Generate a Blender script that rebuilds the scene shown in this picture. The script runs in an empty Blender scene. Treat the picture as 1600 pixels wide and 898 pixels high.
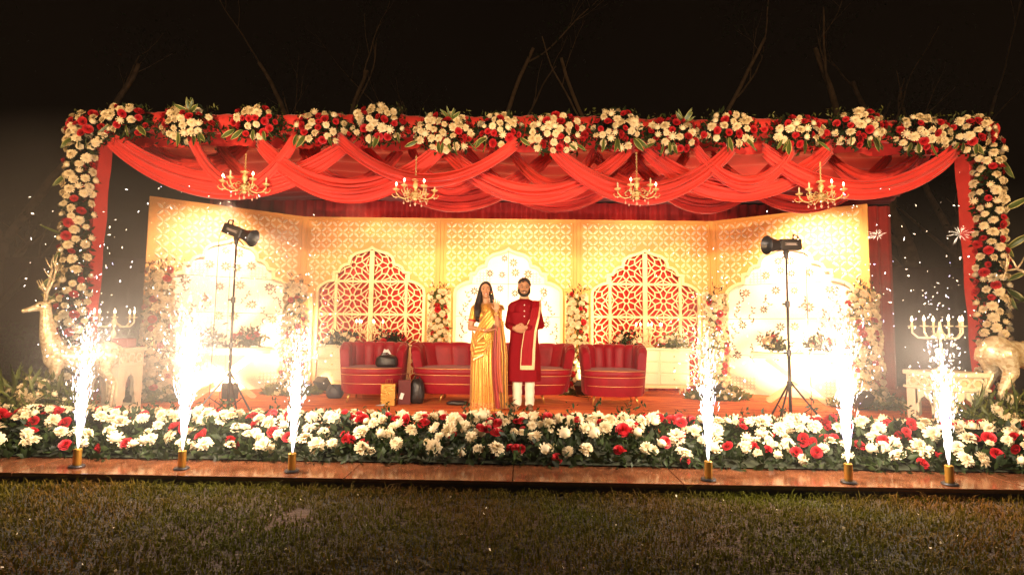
import bpy, bmesh, math, random
import numpy as np
from mathutils import Vector, Matrix, noise

random.seed(7)
rng = np.random.default_rng(7)
PI = math.pi
S = bpy.context.scene
COL = S.collection

# ------------------------------------------------------------------ camera
EYE = 1.08                 # metres above the stage floor (stage floor is z = 0, the lawn lies lower)
FPX = 850.0                # focal length in photo pixels (photo 1600 wide)
PITCH = math.atan(66 / FPX)
ROLL = math.radians(0.62)
LAWN = -0.078
cam_d = bpy.data.cameras.new('camera')
cam = bpy.data.objects.new('camera', cam_d)
COL.objects.link(cam)
S.camera = cam
cam_d.sensor_width = 36.0
cam_d.lens = 36.0 * FPX / 1600.0
cam_d.clip_start = 0.05
cam_d.clip_end = 400
FWD = Vector((0, math.cos(PITCH), math.sin(PITCH)))
_up0 = Vector((0, -math.sin(PITCH), math.cos(PITCH)))
_r0 = Vector((1, 0, 0))
RIGHT = _r0 * math.cos(ROLL) + _up0 * math.sin(ROLL)
UP = _up0 * math.cos(ROLL) - _r0 * math.sin(ROLL)
M = Matrix((RIGHT, UP, -FWD)).transposed().to_4x4()
M.translation = Vector((0, 0, EYE))
cam.matrix_world = M


def at(px, py, Y):
    """world point that photo pixel (px, py) shows at distance Y"""
    d = FWD * FPX + RIGHT * (px - 800) + UP * (449 - py)
    return Vector((0, 0, EYE)) + d * (Y / d.y)


# ------------------------------------------------------------------ world: night sky
W = bpy.data.worlds.new('World')
S.world = W
W.use_nodes = True
nt = W.node_tree
bg = nt.nodes['Background']
sky = nt.nodes.new('ShaderNodeTexSky')
sky.sky_type = 'NISHITA'
sky.sun_disc = False
sky.sun_elevation = math.radians(-8)
sky.sun_rotation = math.radians(200)
mixn = nt.nodes.new('ShaderNodeMixRGB')
mixn.blend_type = 'ADD'
mixn.inputs[0].default_value = 1.0
mixn.inputs[2].default_value = (0.030, 0.014, 0.006, 1)
nt.links.new(sky.outputs[0], mixn.inputs[1])
nt.links.new(mixn.outputs[0], bg.inputs[0])
bg.inputs[1].default_value = 0.05

S.view_settings.view_transform = 'Standard'
S.view_settings.look = 'None'
S.view_settings.exposure = 0.9
S.view_settings.gamma = 1.0
S.render.engine = 'CYCLES'
S.cycles.use_denoising = True
S.cycles.max_bounces = 6
S.cycles.diffuse_bounces = 3
S.cycles.glossy_bounces = 3
S.cycles.transparent_max_bounces = 8
S.cycles.volume_bounces = 0
S.cycles.volume_step_rate = 3.0
S.cycles.volume_max_steps = 48
S.cycles.sample_clamp_indirect = 4.0
S.cycles.sample_clamp_direct = 0.0
S.cycles.caustics_reflective = False
S.cycles.caustics_refractive = False


# ------------------------------------------------------------------ lamps
def spot(name, loc, aim, energy, color, angle, blend=0.5, size=0.1):
    d = bpy.data.lights.new(name, 'SPOT')
    d.energy = energy
    d.color = color
    d.spot_size = math.radians(angle)
    d.spot_blend = blend
    d.shadow_soft_size = size
    o = bpy.data.objects.new(name, d)
    COL.objects.link(o)
    o.location = loc
    o.rotation_euler = (Vector(aim) - Vector(loc)).to_track_quat('-Z', 'Y').to_euler()
    return o


def point(name, loc, energy, color, size=0.05):
    d = bpy.data.lights.new(name, 'POINT')
    d.energy = energy
    d.color = color
    d.shadow_soft_size = size
    o = bpy.data.objects.new(name, d)
    COL.objects.link(o)
    o.location = loc
    return o


WARM = (1.0, 0.62, 0.30)
# unseen floodlights added behind the photographer, aimed over the lawn at the stage
for x, ax in ((-4.6, -4.9), (-1.6, -1.6), (1.6, 1.6), (4.6, 4.9)):
    spot('unseen_front_flood', (x, -2.4, 3.3), (ax, 7.2, 2.1), 1350 if abs(x) < 2 else 1900, WARM, 40, 0.7, 0.15)

# extra unseen lamps added to lift the trees out of the dark
for x in (-5.5, 0.5, 5.5):
    spot('added_tree_fill', (x, -2.4, 3.4), (x * 1.4, 12.0, 8.2), 420, WARM, 70, 0.8, 0.2)
# unseen lamps added under the canopy, without fixtures, to brighten the backdrop
for x in (-2.3, 0.0, 2.3):
    spot('added_backdrop_wash', (x, 7.9, 3.05), (x * 1.03, 9.75, 1.9), 150, (1.0, 0.62, 0.42), 104, 0.9, 0.12)
for s in (-1, 1):
    spot('added_backdrop_wash', (s * 4.2, 7.95, 2.9), (s * 5.1, 9.0, 1.9), 340, (1.0, 0.62, 0.42), 96, 0.9, 0.12)

# ------------------------------------------------------------------ materials
MATS = {}


def mat(name, col, rough=0.6, metal=0.0, vary=0.0, vscale=8.0, bump=0.0, bscale=60.0, sheen=0.0, spec=None,
        col2=None, coat=0.0, trans=0.0, tex='noise'):
    if name in MATS:
        return MATS[name]
    m = bpy.data.materials.new(name)
    m.use_nodes = True
    n = m.node_tree
    b = n.nodes['Principled BSDF']
    b.inputs['Base Color'].default_value = (*col, 1)
    b.inputs['Roughness'].default_value = rough
    b.inputs['Metallic'].default_value = metal
    if sheen:
        b.inputs['Sheen Weight'].default_value = sheen
    if spec is not None:
        b.inputs['Specular IOR Level'].default_value = spec
    if coat:
        b.inputs['Coat Weight'].default_value = coat
        b.inputs['Coat Roughness'].default_value = 0.15
    tc = n.nodes.new('ShaderNodeTexCoord')
    if vary or col2:
        t = n.nodes.new('ShaderNodeTexNoise')
        t.inputs['Scale'].default_value = vscale
        t.inputs['Detail'].default_value = 3
        n.links.new(tc.outputs['Object'], t.inputs['Vector'])
        r = n.nodes.new('ShaderNodeValToRGB')
        c2 = col2 if col2 else tuple(c * (1 - vary) for c in col)
        r.color_ramp.elements[0].position = 0.36
        r.color_ramp.elements[1].position = 0.64
        r.color_ramp.elements[0].color = (*c2, 1)
        r.color_ramp.elements[1].color = (*col, 1)
        n.links.new(t.outputs['Fac'], r.inputs['Fac'])
        n.links.new(r.outputs['Color'], b.inputs['Base Color'])
    if bump:
        t2 = n.nodes.new('ShaderNodeTexNoise')
        t2.inputs['Scale'].default_value = bscale
        t2.inputs['Detail'].default_value = 4
        n.links.new(tc.outputs['Object'], t2.inputs['Vector'])
        bp = n.nodes.new('ShaderNodeBump')
        bp.inputs['Strength'].default_value = bump
        bp.inputs['Distance'].default_value = 0.02
        n.links.new(t2.outputs['Fac'], bp.inputs['Height'])
        n.links.new(bp.outputs['Normal'], b.inputs['Normal'])
    if trans:
        tr = n.nodes.new('ShaderNodeBsdfTranslucent')
        tr.inputs['Color'].default_value = (*col, 1)
        mx = n.nodes.new('ShaderNodeMixShader')
        mx.inputs[0].default_value = trans
        out = n.nodes['Material Output']
        n.links.new(b.outputs[0], mx.inputs[1])
        n.links.new(tr.outputs[0], mx.inputs[2])
        n.links.new(mx.outputs[0], out.inputs['Surface'])
    MATS[name] = m
    return m


def emit(name, col, strength, sample=False):
    if name in MATS:
        return MATS[name]
    m = bpy.data.materials.new(name)
    m.use_nodes = True
    n = m.node_tree
    b = n.nodes['Principled BSDF']
    b.inputs['Base Color'].default_value = (*col, 1)
    b.inputs['Emission Color'].default_value = (*col, 1)
    b.inputs['Emission Strength'].default_value = strength
    m.cycles.emission_sampling = 'AUTO' if sample else 'NONE'
    MATS[name] = m
    return m


# ------------------------------------------------------------------ objects, things, parts
def mark(o, label=None, cat=None, group=None, kind=None):
    if label:
        o['label'] = label
    if cat:
        o['category'] = cat
    if group:
        o['group'] = group
    if kind:
        o['kind'] = kind
    return o


def thing(name, loc, label, cat, group=None, rz=0.0):
    o = bpy.data.objects.new(name, None)
    o.empty_display_size = 0.1
    COL.objects.link(o)
    o.location = loc
    o.rotation_euler = (0, 0, rz)
    return mark(o, label, cat, group)


def dup(root, loc, rz=None, label=None, group=None, scale=None):
    r = root.copy()
    COL.objects.link(r)
    r.location = loc
    if rz is not None:
        r.rotation_euler = (0, 0, rz)
    if scale:
        r.scale = scale
    if label:
        r['label'] = label
    if group:
        r['group'] = group
    for ch in list(root.children):
        c = ch.copy()
        COL.objects.link(c)
        c.parent = r
        for g in ch.children:
            d = g.copy()
            COL.objects.link(d)
            d.parent = c
    return r


def link(name, me, parent=None, loc=None, rot=None, scale=None):
    o = bpy.data.objects.new(name, me)
    COL.objects.link(o)
    if parent:
        o.parent = parent
    if loc is not None:
        o.location = loc
    if rot is not None:
        o.rotation_euler = rot
    if scale is not None:
        o.scale = (scale,) * 3 if isinstance(scale, (int, float)) else scale
    return o


class MB:
    """collects shapes into one mesh"""

    def __init__(self):
        self.v = []
        self.f = []
        self.m = []
        self.T = Matrix.Identity(4)

    def add(self, vs, fs, mi=0):
        k = len(self.v)
        T = self.T
        self.v.extend([tuple(T @ Vector(p)) for p in vs])
        self.f.extend([tuple(i + k for i in f) for f in fs])
        self.m.extend([mi] * len(fs))
        return self

    def box(self, c, s, rot=None, mi=0, taper=1.0):
        x, y, z = s[0] / 2, s[1] / 2, s[2] / 2
        vs = [Vector((a * x * (taper if d > 0 else 1), b * y * (taper if d > 0 else 1), d * z))
              for d in (-1, 1) for b in (-1, 1) for a in (-1, 1)]
        if rot is not None:
            R = rot if isinstance(rot, Matrix) else Matrix.Rotation(rot, 3, 'Z')
            vs = [R @ p for p in vs]
        vs = [p + Vector(c) for p in vs]
        return self.add(vs, [(0, 2, 3, 1), (4, 5, 7, 6), (0, 1, 5, 4), (2, 6, 7, 3), (0, 4, 6, 2), (1, 3, 7, 5)], mi)

    def rbox(self, c, s, r=0.01, seg=2, rot=None, mi=0):
        bm = bmesh.new()
        bmesh.ops.create_cube(bm, size=1)
        for v in bm.verts:
            v.co = Vector((v.co.x * s[0], v.co.y * s[1], v.co.z * s[2]))
        bmesh.ops.bevel(bm, geom=list(bm.edges), offset=r, segments=seg, profile=0.6, affect='EDGES')
        R = None
        if rot is not None:
            R = rot if isinstance(rot, Matrix) else Matrix.Rotation(rot, 3, 'Z')
        vs = [((R @ v.co) if R else v.co) + Vector(c) for v in bm.verts]
        bm.verts.index_update()
        fs = [tuple(v.index for v in f.verts) for f in bm.faces]
        bm.free()
        return self.add(vs, fs, mi)

    def tube(self, pts, rad, n=8, cap=True, mi=0, flat=None):
        pts = [Vector(p) for p in pts]
        if isinstance(rad, (int, float)):
            rad = [rad] * len(pts)
        vs, fs = [], []
        u = None
        for i, p in enumerate(pts):
            a = pts[max(i - 1, 0)]
            b = pts[min(i + 1, len(pts) - 1)]
            t = (b - a).normalized()
            if u is None:
                u = Vector((0, 0, 1)) if abs(t.z) < 0.9 else Vector((1, 0, 0))
            u = (u - t * u.dot(t)).normalized()
            w = t.cross(u)
            for k in range(n):
                an = 2 * PI * k / n
                vs.append(p + (u * math.cos(an) * (flat or 1) + w * math.sin(an)) * rad[i])
        for i in range(len(pts) - 1):
            for k in range(n):
                a = i * n + k
                b = i * n + (k + 1) % n
                fs.append((a, b, b + n, a + n))
        if cap:
            fs.append(tuple(range(n))[::-1])
            fs.append(tuple((len(pts) - 1) * n + k for k in range(n)))
        return self.add(vs, fs, mi)

    def lathe(self, prof, c=(0, 0, 0), n=16, mi=0, axis=None, sx=1, sy=1):
        vs, fs = [], []
        R = Vector((0, 0, 1)).rotation_difference(Vector(axis)).to_matrix() if axis else Matrix.Identity(3)
        for r, z in prof:
            for k in range(n):
                an = 2 * PI * k / n
                vs.append(R @ Vector((r * sx * math.cos(an), r * sy * math.sin(an), z)) + Vector(c))
        for i in range(len(prof) - 1):
            for k in range(n):
                a = i * n + k
                b = i * n + (k + 1) % n
                fs.append((a, b, b + n, a + n))
        fs.append(tuple(range(n))[::-1])
        fs.append(tuple((len(prof) - 1) * n + k for k in range(n)))
        return self.add(vs, fs, mi)

    def ball(self, c, r, n=10, m=6, mi=0, s=(1, 1, 1), rot=None):
        vs, fs = [], []
        for i in range(1, m):
            t = PI * i / m
            for k in range(n):
                an = 2 * PI * k / n
                vs.append(Vector((r * s[0] * math.sin(t) * math.cos(an), r * s[1] * math.sin(t) * math.sin(an), r * s[2] * math.cos(t))))
        vs.append(Vector((0, 0, r * s[2])))
        vs.append(Vector((0, 0, -r * s[2])))
        if rot is not None:
            vs = [rot @ v for v in vs]
        vs = [v + Vector(c) for v in vs]
        for i in range(m - 2):
            for k in range(n):
                a = i * n + k
                b = i * n + (k + 1) % n
                fs.append((a, a + n, b + n, b))
        top = len(vs) - 2
        for k in range(n):
            fs.append((top, k, (k + 1) % n))
            o = (m - 2) * n
            fs.append((top + 1, o + (k + 1) % n, o + k))
        return self.add(vs, fs, mi)

    def grid(self, fn, nu, nv, mi=0, closed_u=False):
        vs = [fn(i / nu, j / nv) for j in range(nv + 1) for i in range(nu + (0 if closed_u else 1))]
        w = nu if closed_u else nu + 1
        fs = []
        for j in range(nv):
            for i in range(nu):
                a = j * w + i
                b = j * w + (i + 1) % w
                fs.append((a, b, b + w, a + w))
        return self.add(vs, fs, mi)

    def prism(self, poly, y0, y1, mi=0):
        """polygon in (x, z), extruded along y"""
        n = len(poly)
        vs = [(x, y0, z) for x, z in poly] + [(x, y1, z) for x, z in poly]
        fs = [tuple(range(n)), tuple(range(2 * n - 1, n - 1, -1))]
        fs += [(i, i + n, (i + 1) % n + n, (i + 1) % n) for i in range(n)]
        return self.add(vs, fs, mi)

    def sweep(self, path, w, y0, y1, closed=False, mi=0):
        """flat bar of width w along a path in (x, z), mitred, between y0 and y1"""
        n = len(path)
        L, R = [], []
        for i in range(n):
            p = Vector(path[i])
            a = Vector(path[(i - 1) % n]) if (closed or i > 0) else None
            b = Vector(path[(i + 1) % n]) if (closed or i < n - 1) else None
            d1 = (p - a).normalized() if a is not None else (b - p).normalized()
            d2 = (b - p).normalized() if b is not None else d1
            n1 = Vector((-d1.y, d1.x))
            n2 = Vector((-d2.y, d2.x))
            mm = (n1 + n2)
            if mm.length < 0.3:
                mm = n1
            mm.normalize()
            k = 1 / max(0.55, mm.dot(n1))
            L.append(p + mm * w / 2 * k)
            R.append(p - mm * w / 2 * k)
        vs = []
        for i in range(n):
            vs += [(L[i].x, y0, L[i].y), (R[i].x, y0, R[i].y), (R[i].x, y1, R[i].y), (L[i].x, y1, L[i].y)]
        fs = []
        for i in range(n if closed else n - 1):
            a = 4 * i
            b = 4 * ((i + 1) % n)
            for k in range(4):
                fs.append((a + k, a + (k + 1) % 4, b + (k + 1) % 4, b + k))
        if not closed:
            fs.append((0, 1, 2, 3))
            fs.append((4 * n - 1, 4 * n - 2, 4 * n - 3, 4 * n - 4))
        return self.add(vs, fs, mi)

    def mesh(self, name, mats, smooth=False):
        me = bpy.data.meshes.new(name)
        me.from_pydata(self.v, [], self.f)
        for m_ in (mats if isinstance(mats, (list, tuple)) else [mats]):
            me.materials.append(m_)
        if any(self.m):
            me.polygons.foreach_set('material_index', self.m)
        if smooth:
            me.polygons.foreach_set('use_smooth', [True] * len(self.f))
            if smooth != 'all':
                me.update()
                try:
                    me.set_sharp_from_angle(angle=math.radians(smooth if smooth is not True else 40))
                except Exception:
                    pass
        me.update()
        return me

    def build(self, name, mats, parent=None, smooth=False, loc=None, rot=None):
        return link(name, self.mesh(name, mats, smooth), parent, loc, rot)


def tri_mesh(name, V, F, m, smooth=False):
    me = bpy.data.meshes.new(name)
    V = np.asarray(V, dtype=np.float32)
    F = np.asarray(F, dtype=np.int32)
    k = F.shape[1]
    me.vertices.add(len(V))
    me.vertices.foreach_set('co', V.ravel())
    me.loops.add(F.size)
    me.loops.foreach_set('vertex_index', F.ravel())
    me.polygons.add(len(F))
    me.polygons.foreach_set('loop_start', np.arange(len(F), dtype=np.int32) * k)
    me.polygons.foreach_set('loop_total', np.full(len(F), k, dtype=np.int32))
    for mm in (m if isinstance(m, (list, tuple)) else [m]):
        me.materials.append(mm)
    if smooth:
        me.polygons.foreach_set('use_smooth', [True] * len(F))
    me.update(calc_edges=True)
    return me


def leaf_cloud(name, pts, size, m, parent=None, aim=None, spread=1.0, width=0.42, stuff=True):
    """many folded leaves (two quads each), one mesh: pts (n,3)"""
    pts = np.asarray(pts, dtype=float)
    n = len(pts)
    d = rng.normal(size=(n, 3)) * spread
    if aim is not None:
        d = d + np.asarray(aim)
    d /= np.linalg.norm(d, axis=1)[:, None]
    s = rng.normal(size=(n, 3))
    s -= d * (s * d).sum(1)[:, None]
    s /= np.linalg.norm(s, axis=1)[:, None]
    nn = np.cross(d, s)
    L = size * (0.6 + 0.8 * rng.random(n))[:, None]
    w = L * width
    a = pts
    b = pts + d * L * 0.5 + s * w * 0.5 + nn * L * 0.10
    c = pts + d * L
    e = pts + d * L * 0.5 - s * w * 0.5 + nn * L * 0.10
    mid = pts + d * L * 0.5
    V = np.stack([a, b, c, e, mid], 1).reshape(-1, 3)
    base = (np.arange(n) * 5)[:, None]
    F = np.concatenate([base + np.array([[0, 4, 1]]), base + np.array([[1, 4, 2]]), base + np.array([[0, 3, 4]]), base + np.array([[4, 3, 2]])])
    o = link(name, tri_mesh(name, V, F, m), parent)
    if stuff:
        o['kind'] = 'stuff'
    return o


# palette
GOLD_BOARD = mat('gold_board_paint', (0.70, 0.36, 0.085), 0.55, vary=0.12, vscale=3, bump=0.05)
GOLD_RELIEF = mat('cream_gold_relief', (0.92, 0.78, 0.52), 0.45, vary=0.1, vscale=20)
TRIM_CREAM = mat('cream_trim_paint', (0.86, 0.70, 0.36), 0.45, vary=0.06, vscale=6)
WHITE_BOARD = mat('white_board', (0.86, 0.80, 0.66), 0.6, vary=0.05, vscale=3)
PRINT_DARK = mat('print_dark', (0.035, 0.03, 0.02), 0.6)
PRINT_GOLD = mat('print_gold', (0.22, 0.10, 0.03), 0.5)
RED_CLOTH = mat('red_drape_cloth', (0.78, 0.040, 0.024), 0.6, sheen=0.3, vary=0.12, vscale=5, bump=0.12, bscale=220, trans=0.32)
RED_DARKCLOTH = mat('deep_red_curtain', (0.42, 0.008, 0.010), 0.7, sheen=0.2, vary=0.2, vscale=4)
RED_FELT = mat('red_wrap_cloth', (0.60, 0.020, 0.014), 0.7, sheen=0.2, vary=0.1, vscale=9, bump=0.1, bscale=90)
VELVET = mat('crimson_velvet', (0.30, 0.003, 0.014), 0.52, sheen=0.1, vary=0.18, vscale=7, spec=0.35, bump=0.15, bscale=14)
PIPING = mat('gold_piping', (0.75, 0.42, 0.16), 0.35, metal=0.6)
BLACK_PLASTIC = mat('black_plastic', (0.022, 0.018, 0.018), 0.42, vary=0.2, vscale=30)
BLACK_METAL = mat('black_metal', (0.03, 0.024, 0.022), 0.35, metal=0.4)
GOLD_METAL = mat('gold_metal', (0.85, 0.52, 0.16), 0.28, metal=0.85, vary=0.2, vscale=30)
CREAM_PAINT = mat('cream_furniture_paint', (0.84, 0.74, 0.50), 0.45, vary=0.05, vscale=5)
LEAF = mat('dark_leaf', (0.028, 0.045, 0.010), 0.5, col2=(0.012, 0.018, 0.006), vscale=6, trans=0.15, spec=0.2)
LEAF_LIGHT = mat('light_leaf', (0.16, 0.18, 0.030), 0.5, col2=(0.06, 0.08, 0.015), vscale=7, trans=0.2)
PETAL_WHITE = mat('white_petal', (0.84, 0.70, 0.44), 0.6, vary=0.08, vscale=30, trans=0.15)
PETAL_CORE = mat('flower_heart', (0.62, 0.52, 0.16), 0.7)
PETAL_RED = mat('red_petal', (0.58, 0.012, 0.020), 0.55, vary=0.3, vscale=20, trans=0.12)
SPARK = emit('spark_fire', (1.0, 0.92, 0.88), 2.8)
SPARK_V = emit('spark_fire_violet', (0.70, 0.62, 1.0), 2.6)
SPARK_W = emit('spark_fire_warm', (1.0, 0.78, 0.55), 2.2)
BULB = emit('lit_bulb', (1.0, 0.70, 0.40), 12.0)
# ------------------------------------------------------------------ the setting
def lawn_material():
    m = bpy.data.materials.new('lawn_soil')
    m.use_nodes = True
    n = m.node_tree
    b = n.nodes['Principled BSDF']
    b.inputs['Roughness'].default_value = 0.95
    tc = n.nodes.new('ShaderNodeTexCoord')
    t = n.nodes.new('ShaderNodeTexNoise')
    t.inputs['Scale'].default_value = 1.1
    t.inputs['Detail'].default_value = 8
    n.links.new(tc.outputs['Object'], t.inputs['Vector'])
    r = n.nodes.new('ShaderNodeValToRGB')
    r.color_ramp.elements[0].position = 0.4
    r.color_ramp.elements[0].color = (0.024, 0.018, 0.005, 1)
    r.color_ramp.elements[1].position = 0.62
    r.color_ramp.elements[1].color = (0.060, 0.026, 0.008, 1)
    n.links.new(t.outputs['Fac'], r.inputs['Fac'])
    n.links.new(r.outputs['Color'], b.inputs['Base Color'])
    t2 = n.nodes.new('ShaderNodeTexNoise')
    t2.inputs['Scale'].default_value = 45
    t2.inputs['Detail'].default_value = 6
    n.links.new(tc.outputs['Object'], t2.inputs['Vector'])
    bp = n.nodes.new('ShaderNodeBump')
    bp.inputs['Distance'].default_value = 0.03
    n.links.new(t2.outputs['Fac'], bp.inputs['Height'])
    n.links.new(bp.outputs['Normal'], b.inputs['Normal'])
    return m


def lawn_h(x, y):
    h = 0.025 * noise.noise(Vector((x * 0.9, y * 0.9, 3))) + 0.010 * noise.noise(Vector((x * 4, y * 4, 1)))
    return LAWN + h * (1 if y < 4.2 else 0.0) - (0.03 if y > 4.2 else 0)


def lawn_fn(u, v):
    x = -120 + 240 * u
    # denser near the camera
    s = (u - 0.5) * 2
    x = 120 * (abs(s) ** 3) * (1 if s > 0 else -1) + 3 * s
    t = v
    y = -40 + (t * 1.6) ** 3 * 42.0 if False else -30 + 200 * v
    if v < 0.15:
        y = -30 + 29 * (v / 0.15)
    elif v < 0.7:
        y = -1 + 6.0 * ((v - 0.15) / 0.55)
    else:
        y = 5 + 165 * ((v - 0.7) / 0.3) ** 2
    return Vector((x, y, lawn_h(x, y) if -1 < y < 4.3 and abs(x) < 9 else LAWN - (0.03 if y > 4.3 else 0)))


mark(MB().grid(lawn_fn, 120, 90).build('lawn', lawn_material(), smooth='all'), kind='structure')


def grass():
    n = 95000
    # density falls with distance beyond the frame
    y = 1.6 + 2.42 * rng.random(n) ** 0.85
    x = (rng.random(n) * 2 - 1) * (0.6 + y * 1.12)
    keep = np.ones(n, bool)
    for i in range(n):
        q = noise.noise(Vector((x[i] * 0.8 + 5, y[i] * 0.8, 0))) + 0.5 * noise.noise(Vector((x[i] * 3, y[i] * 3, 7)))
        bare = ((x[i] + 1.33) / 0.09) ** 2 + ((y[i] - 3.42 - 0.9 * (x[i] + 1.33)) / 0.17) ** 2
        if q > 0.75 or bare < 1 + 0.6 * noise.noise(Vector((x[i] * 9, y[i] * 9, 2))):
            keep[i] = rng.random() < (0.5 if bare > 1.5 else 0.22)
    x, y = x[keep], y[keep]
    n = len(x)
    z = np.array([lawn_h(a, b) for a, b in zip(x, y)])
    h = 0.016 + 0.034 * rng.random(n) ** 1.5
    h *= 1 + 0.5 * (rng.random(n) > 0.95)
    edge = (y > 3.85)
    h[edge] *= 1.45
    an = rng.random(n) * 2 * PI
    lean = 0.3 + 0.9 * rng.random(n)
    dx, dy = np.cos(an), np.sin(an)
    w = 0.0022 + 0.0025 * rng.random(n)
    sx, sy = -dy, dx
    p0 = np.stack([x, y, z - 0.004], 1)
    side = np.stack([sx * w, sy * w, np.zeros(n)], 1)
    p1 = p0 + np.stack([dx * h * lean * 0.35, dy * h * lean * 0.35, h * 0.65], 1)
    p2 = p0 + np.stack([dx * h * lean, dy * h * lean, h * (1.1 - 0.35 * lean)], 1)
    V = np.stack([p0 - side, p0 + side, p1 + side * 0.8, p1 - side * 0.8, p2], 1).reshape(-1, 3)
    b = (np.arange(n) * 5)[:, None]
    F = np.concatenate([b + [[0, 1, 2]], b + [[0, 2, 3]], b + [[3, 2, 4]]])
    g = mat('grass_blade', (0.072, 0.072, 0.003), 0.8, col2=(0.10, 0.042, 0.004), vscale=0.8, spec=0.08, trans=0.2)
    o = link('grass', tri_mesh('grass', V, F, g))
    mark(o, 'short patchy green and brown lawn grass in front of the stage', 'grass', kind='stuff')
    # fallen petals and litter
    pts = []
    for i in range(120):
        yy = 2.0 + 1.95 * random.random()
        xx = random.uniform(-1, 1) * yy * 1.0
        pts.append((xx, yy, lawn_h(xx, yy) + 0.02))
    o = leaf_cloud('fallen_petals', pts, 0.016, PETAL_WHITE, width=0.8)
    mark(o, 'small pale fallen petals scattered over the lawn grass', 'petals')


grass()

# stage platform: marble slabs along the lip, carpet behind
marble = bpy.data.materials.new('polished_brown_marble')
marble.use_nodes = True
_n = marble.node_tree
_b = _n.nodes['Principled BSDF']
_tc = _n.nodes.new('ShaderNodeTexCoord')
_t = _n.nodes.new('ShaderNodeTexNoise')
_t.inputs['Scale'].default_value = 5
_t.inputs['Detail'].default_value = 8
_t.inputs['Distortion'].default_value = 1.2
_n.links.new(_tc.outputs['Object'], _t.inputs['Vector'])
_r = _n.nodes.new('ShaderNodeValToRGB')
_r.color_ramp.elements[0].position = 0.35
_r.color_ramp.elements[0].color = (0.075, 0.024, 0.010, 1)
_r.color_ramp.elements[1].position = 0.7
_r.color_ramp.elements[1].color = (0.17, 0.060, 0.024, 1)
_n.links.new(_t.outputs['Fac'], _r.inputs['Fac'])
_n.links.new(_r.outputs['Color'], _b.inputs['Base Color'])
_b.inputs['Roughness'].default_value = 0.16

LIP = 3.99
core = MB()
core.box((0, (LIP + 0.04 + 13.0) / 2, -0.13), (19, 13.0 - LIP - 0.04, 0.20))
stage = core.build('stage_platform', mat('platform_masonry', (0.10, 0.045, 0.022), 0.8, vary=0.5, vscale=4, bump=0.3, bscale=30))
mark(stage, kind='structure')
SKEW = -0.022
stage.rotation_euler.z = SKEW
stage.location.y = 0.0
sl = MB().rbox((0, 0, 0), (1.215, 0.62, 0.03), 0.006, 2)
slab_me = sl.mesh('marble_slab', marble)
for i in range(14):
    o = link('marble_slab', slab_me, stage, loc=(-8.0 + 1.22 * i, LIP + 0.31, -0.0135 + 0.001 * math.sin(i * 7)))

# carpet
cm = bpy.data.materials.new('orange_red_carpet')
cm.use_nodes = True
_n = cm.node_tree
_b = _n.nodes['Principled BSDF']
_b.inputs['Roughness'].default_value = 0.85
_tc = _n.nodes.new('ShaderNodeTexCoord')
_mp = _n.nodes.new('ShaderNodeMapping')
_mp.inputs['Scale'].default_value = (0.55, 2.2, 1)
_n.links.new(_tc.outputs['Object'], _mp.inputs['Vector'])
_t = _n.nodes.new('ShaderNodeTexNoise')
_t.inputs['Scale'].default_value = 2.4
_t.inputs['Detail'].default_value = 7
_t.inputs['Distortion'].default_value = 1.5
_n.links.new(_mp.outputs[0], _t.inputs['Vector'])
_r = _n.nodes.new('ShaderNodeValToRGB')
_r.color_ramp.elements[0].position = 0.38
_r.color_ramp.elements[0].color = (0.60, 0.10, 0.02, 1)
_r.color_ramp.elements[1].position = 0.62
_r.color_ramp.elements[1].color = (0.85, 0.24, 0.05, 1)
_n.links.new(_t.outputs['Fac'], _r.inputs['Fac'])
_n.links.new(_r.outputs['Color'], _b.inputs['Base Color'])
_t2 = _n.nodes.new('ShaderNodeTexNoise')
_t2.inputs['Scale'].default_value = 160
_n.links.new(_tc.outputs['Object'], _t2.inputs['Vector'])
_bp = _n.nodes.new('ShaderNodeBump')
_bp.inputs['Distance'].default_value = 0.004
_n.links.new(_t2.outputs['Fac'], _bp.inputs['Height'])
_n.links.new(_bp.outputs['Normal'], _b.inputs['Normal'])


def carpet_fn(u, v):
    x = -8.2 + 16.4 * u
    y = 4.75 + 6.6 * v
    return Vector((x, y, 0.008 + 0.005 * noise.noise(Vector((x * 0.7, y * 3.0, 0))) + 0.003 * noise.noise(Vector((x * 2, y * 2, 5)))))


c = MB().grid(carpet_fn, 120, 70).build('carpet', cm, smooth='all')
mark(c, kind='structure')

# maroon cloth side wall behind the stage, far right and left
wall_m = mat('maroon_wall_cloth', (0.10, 0.018, 0.016), 0.85, vary=0.3, vscale=1.5)


def wall_fn(u, v):
    x = -30 + 60 * u
    return Vector((x, 14.5 + 0.06 * math.sin(x * 9) + 0.03 * math.sin(x * 23 + 1), LAWN + 2.95 * v))


w = MB().grid(wall_fn, 400, 4).build('cloth_wall', wall_m, smooth='all')
mark(w, 'long maroon cloth boundary wall in the dark behind the stage', 'wall')

# hedge behind the left deer
hp = []
for i in range(5200):
    x = random.uniform(-13.0, -7.4)
    y = 11.2 + random.uniform(-0.4, 0.4)
    z = LAWN + random.random() * 1.15 + 0.06 * math.sin(x * 4)
    hp.append((x, y, z))
h = thing('hedge', (-10.2, 11.2, LAWN), 'low clipped leafy hedge in the dark behind the left golden deer', 'hedge')
o = leaf_cloud('foliage', np.array(hp) - np.array([-10.2, 11.2, LAWN]), 0.10, LEAF_LIGHT, h)
_m = MB()
for k in range(12):
    _m.tube([(-2.6 + 0.47 * k, 0, 0), (-2.6 + 0.47 * k + 0.05, 0.05, 0.9)], [0.02, 0.008], 5)
_m.build('stems', mat('bark', (0.30, 0.20, 0.12), 0.9, vary=0.4, vscale=6, bump=0.5, bscale=20), h)
h.children[-1].name = 'stem'


# ------------------------------------------------------------------ trees
BARK = MATS['bark']


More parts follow.
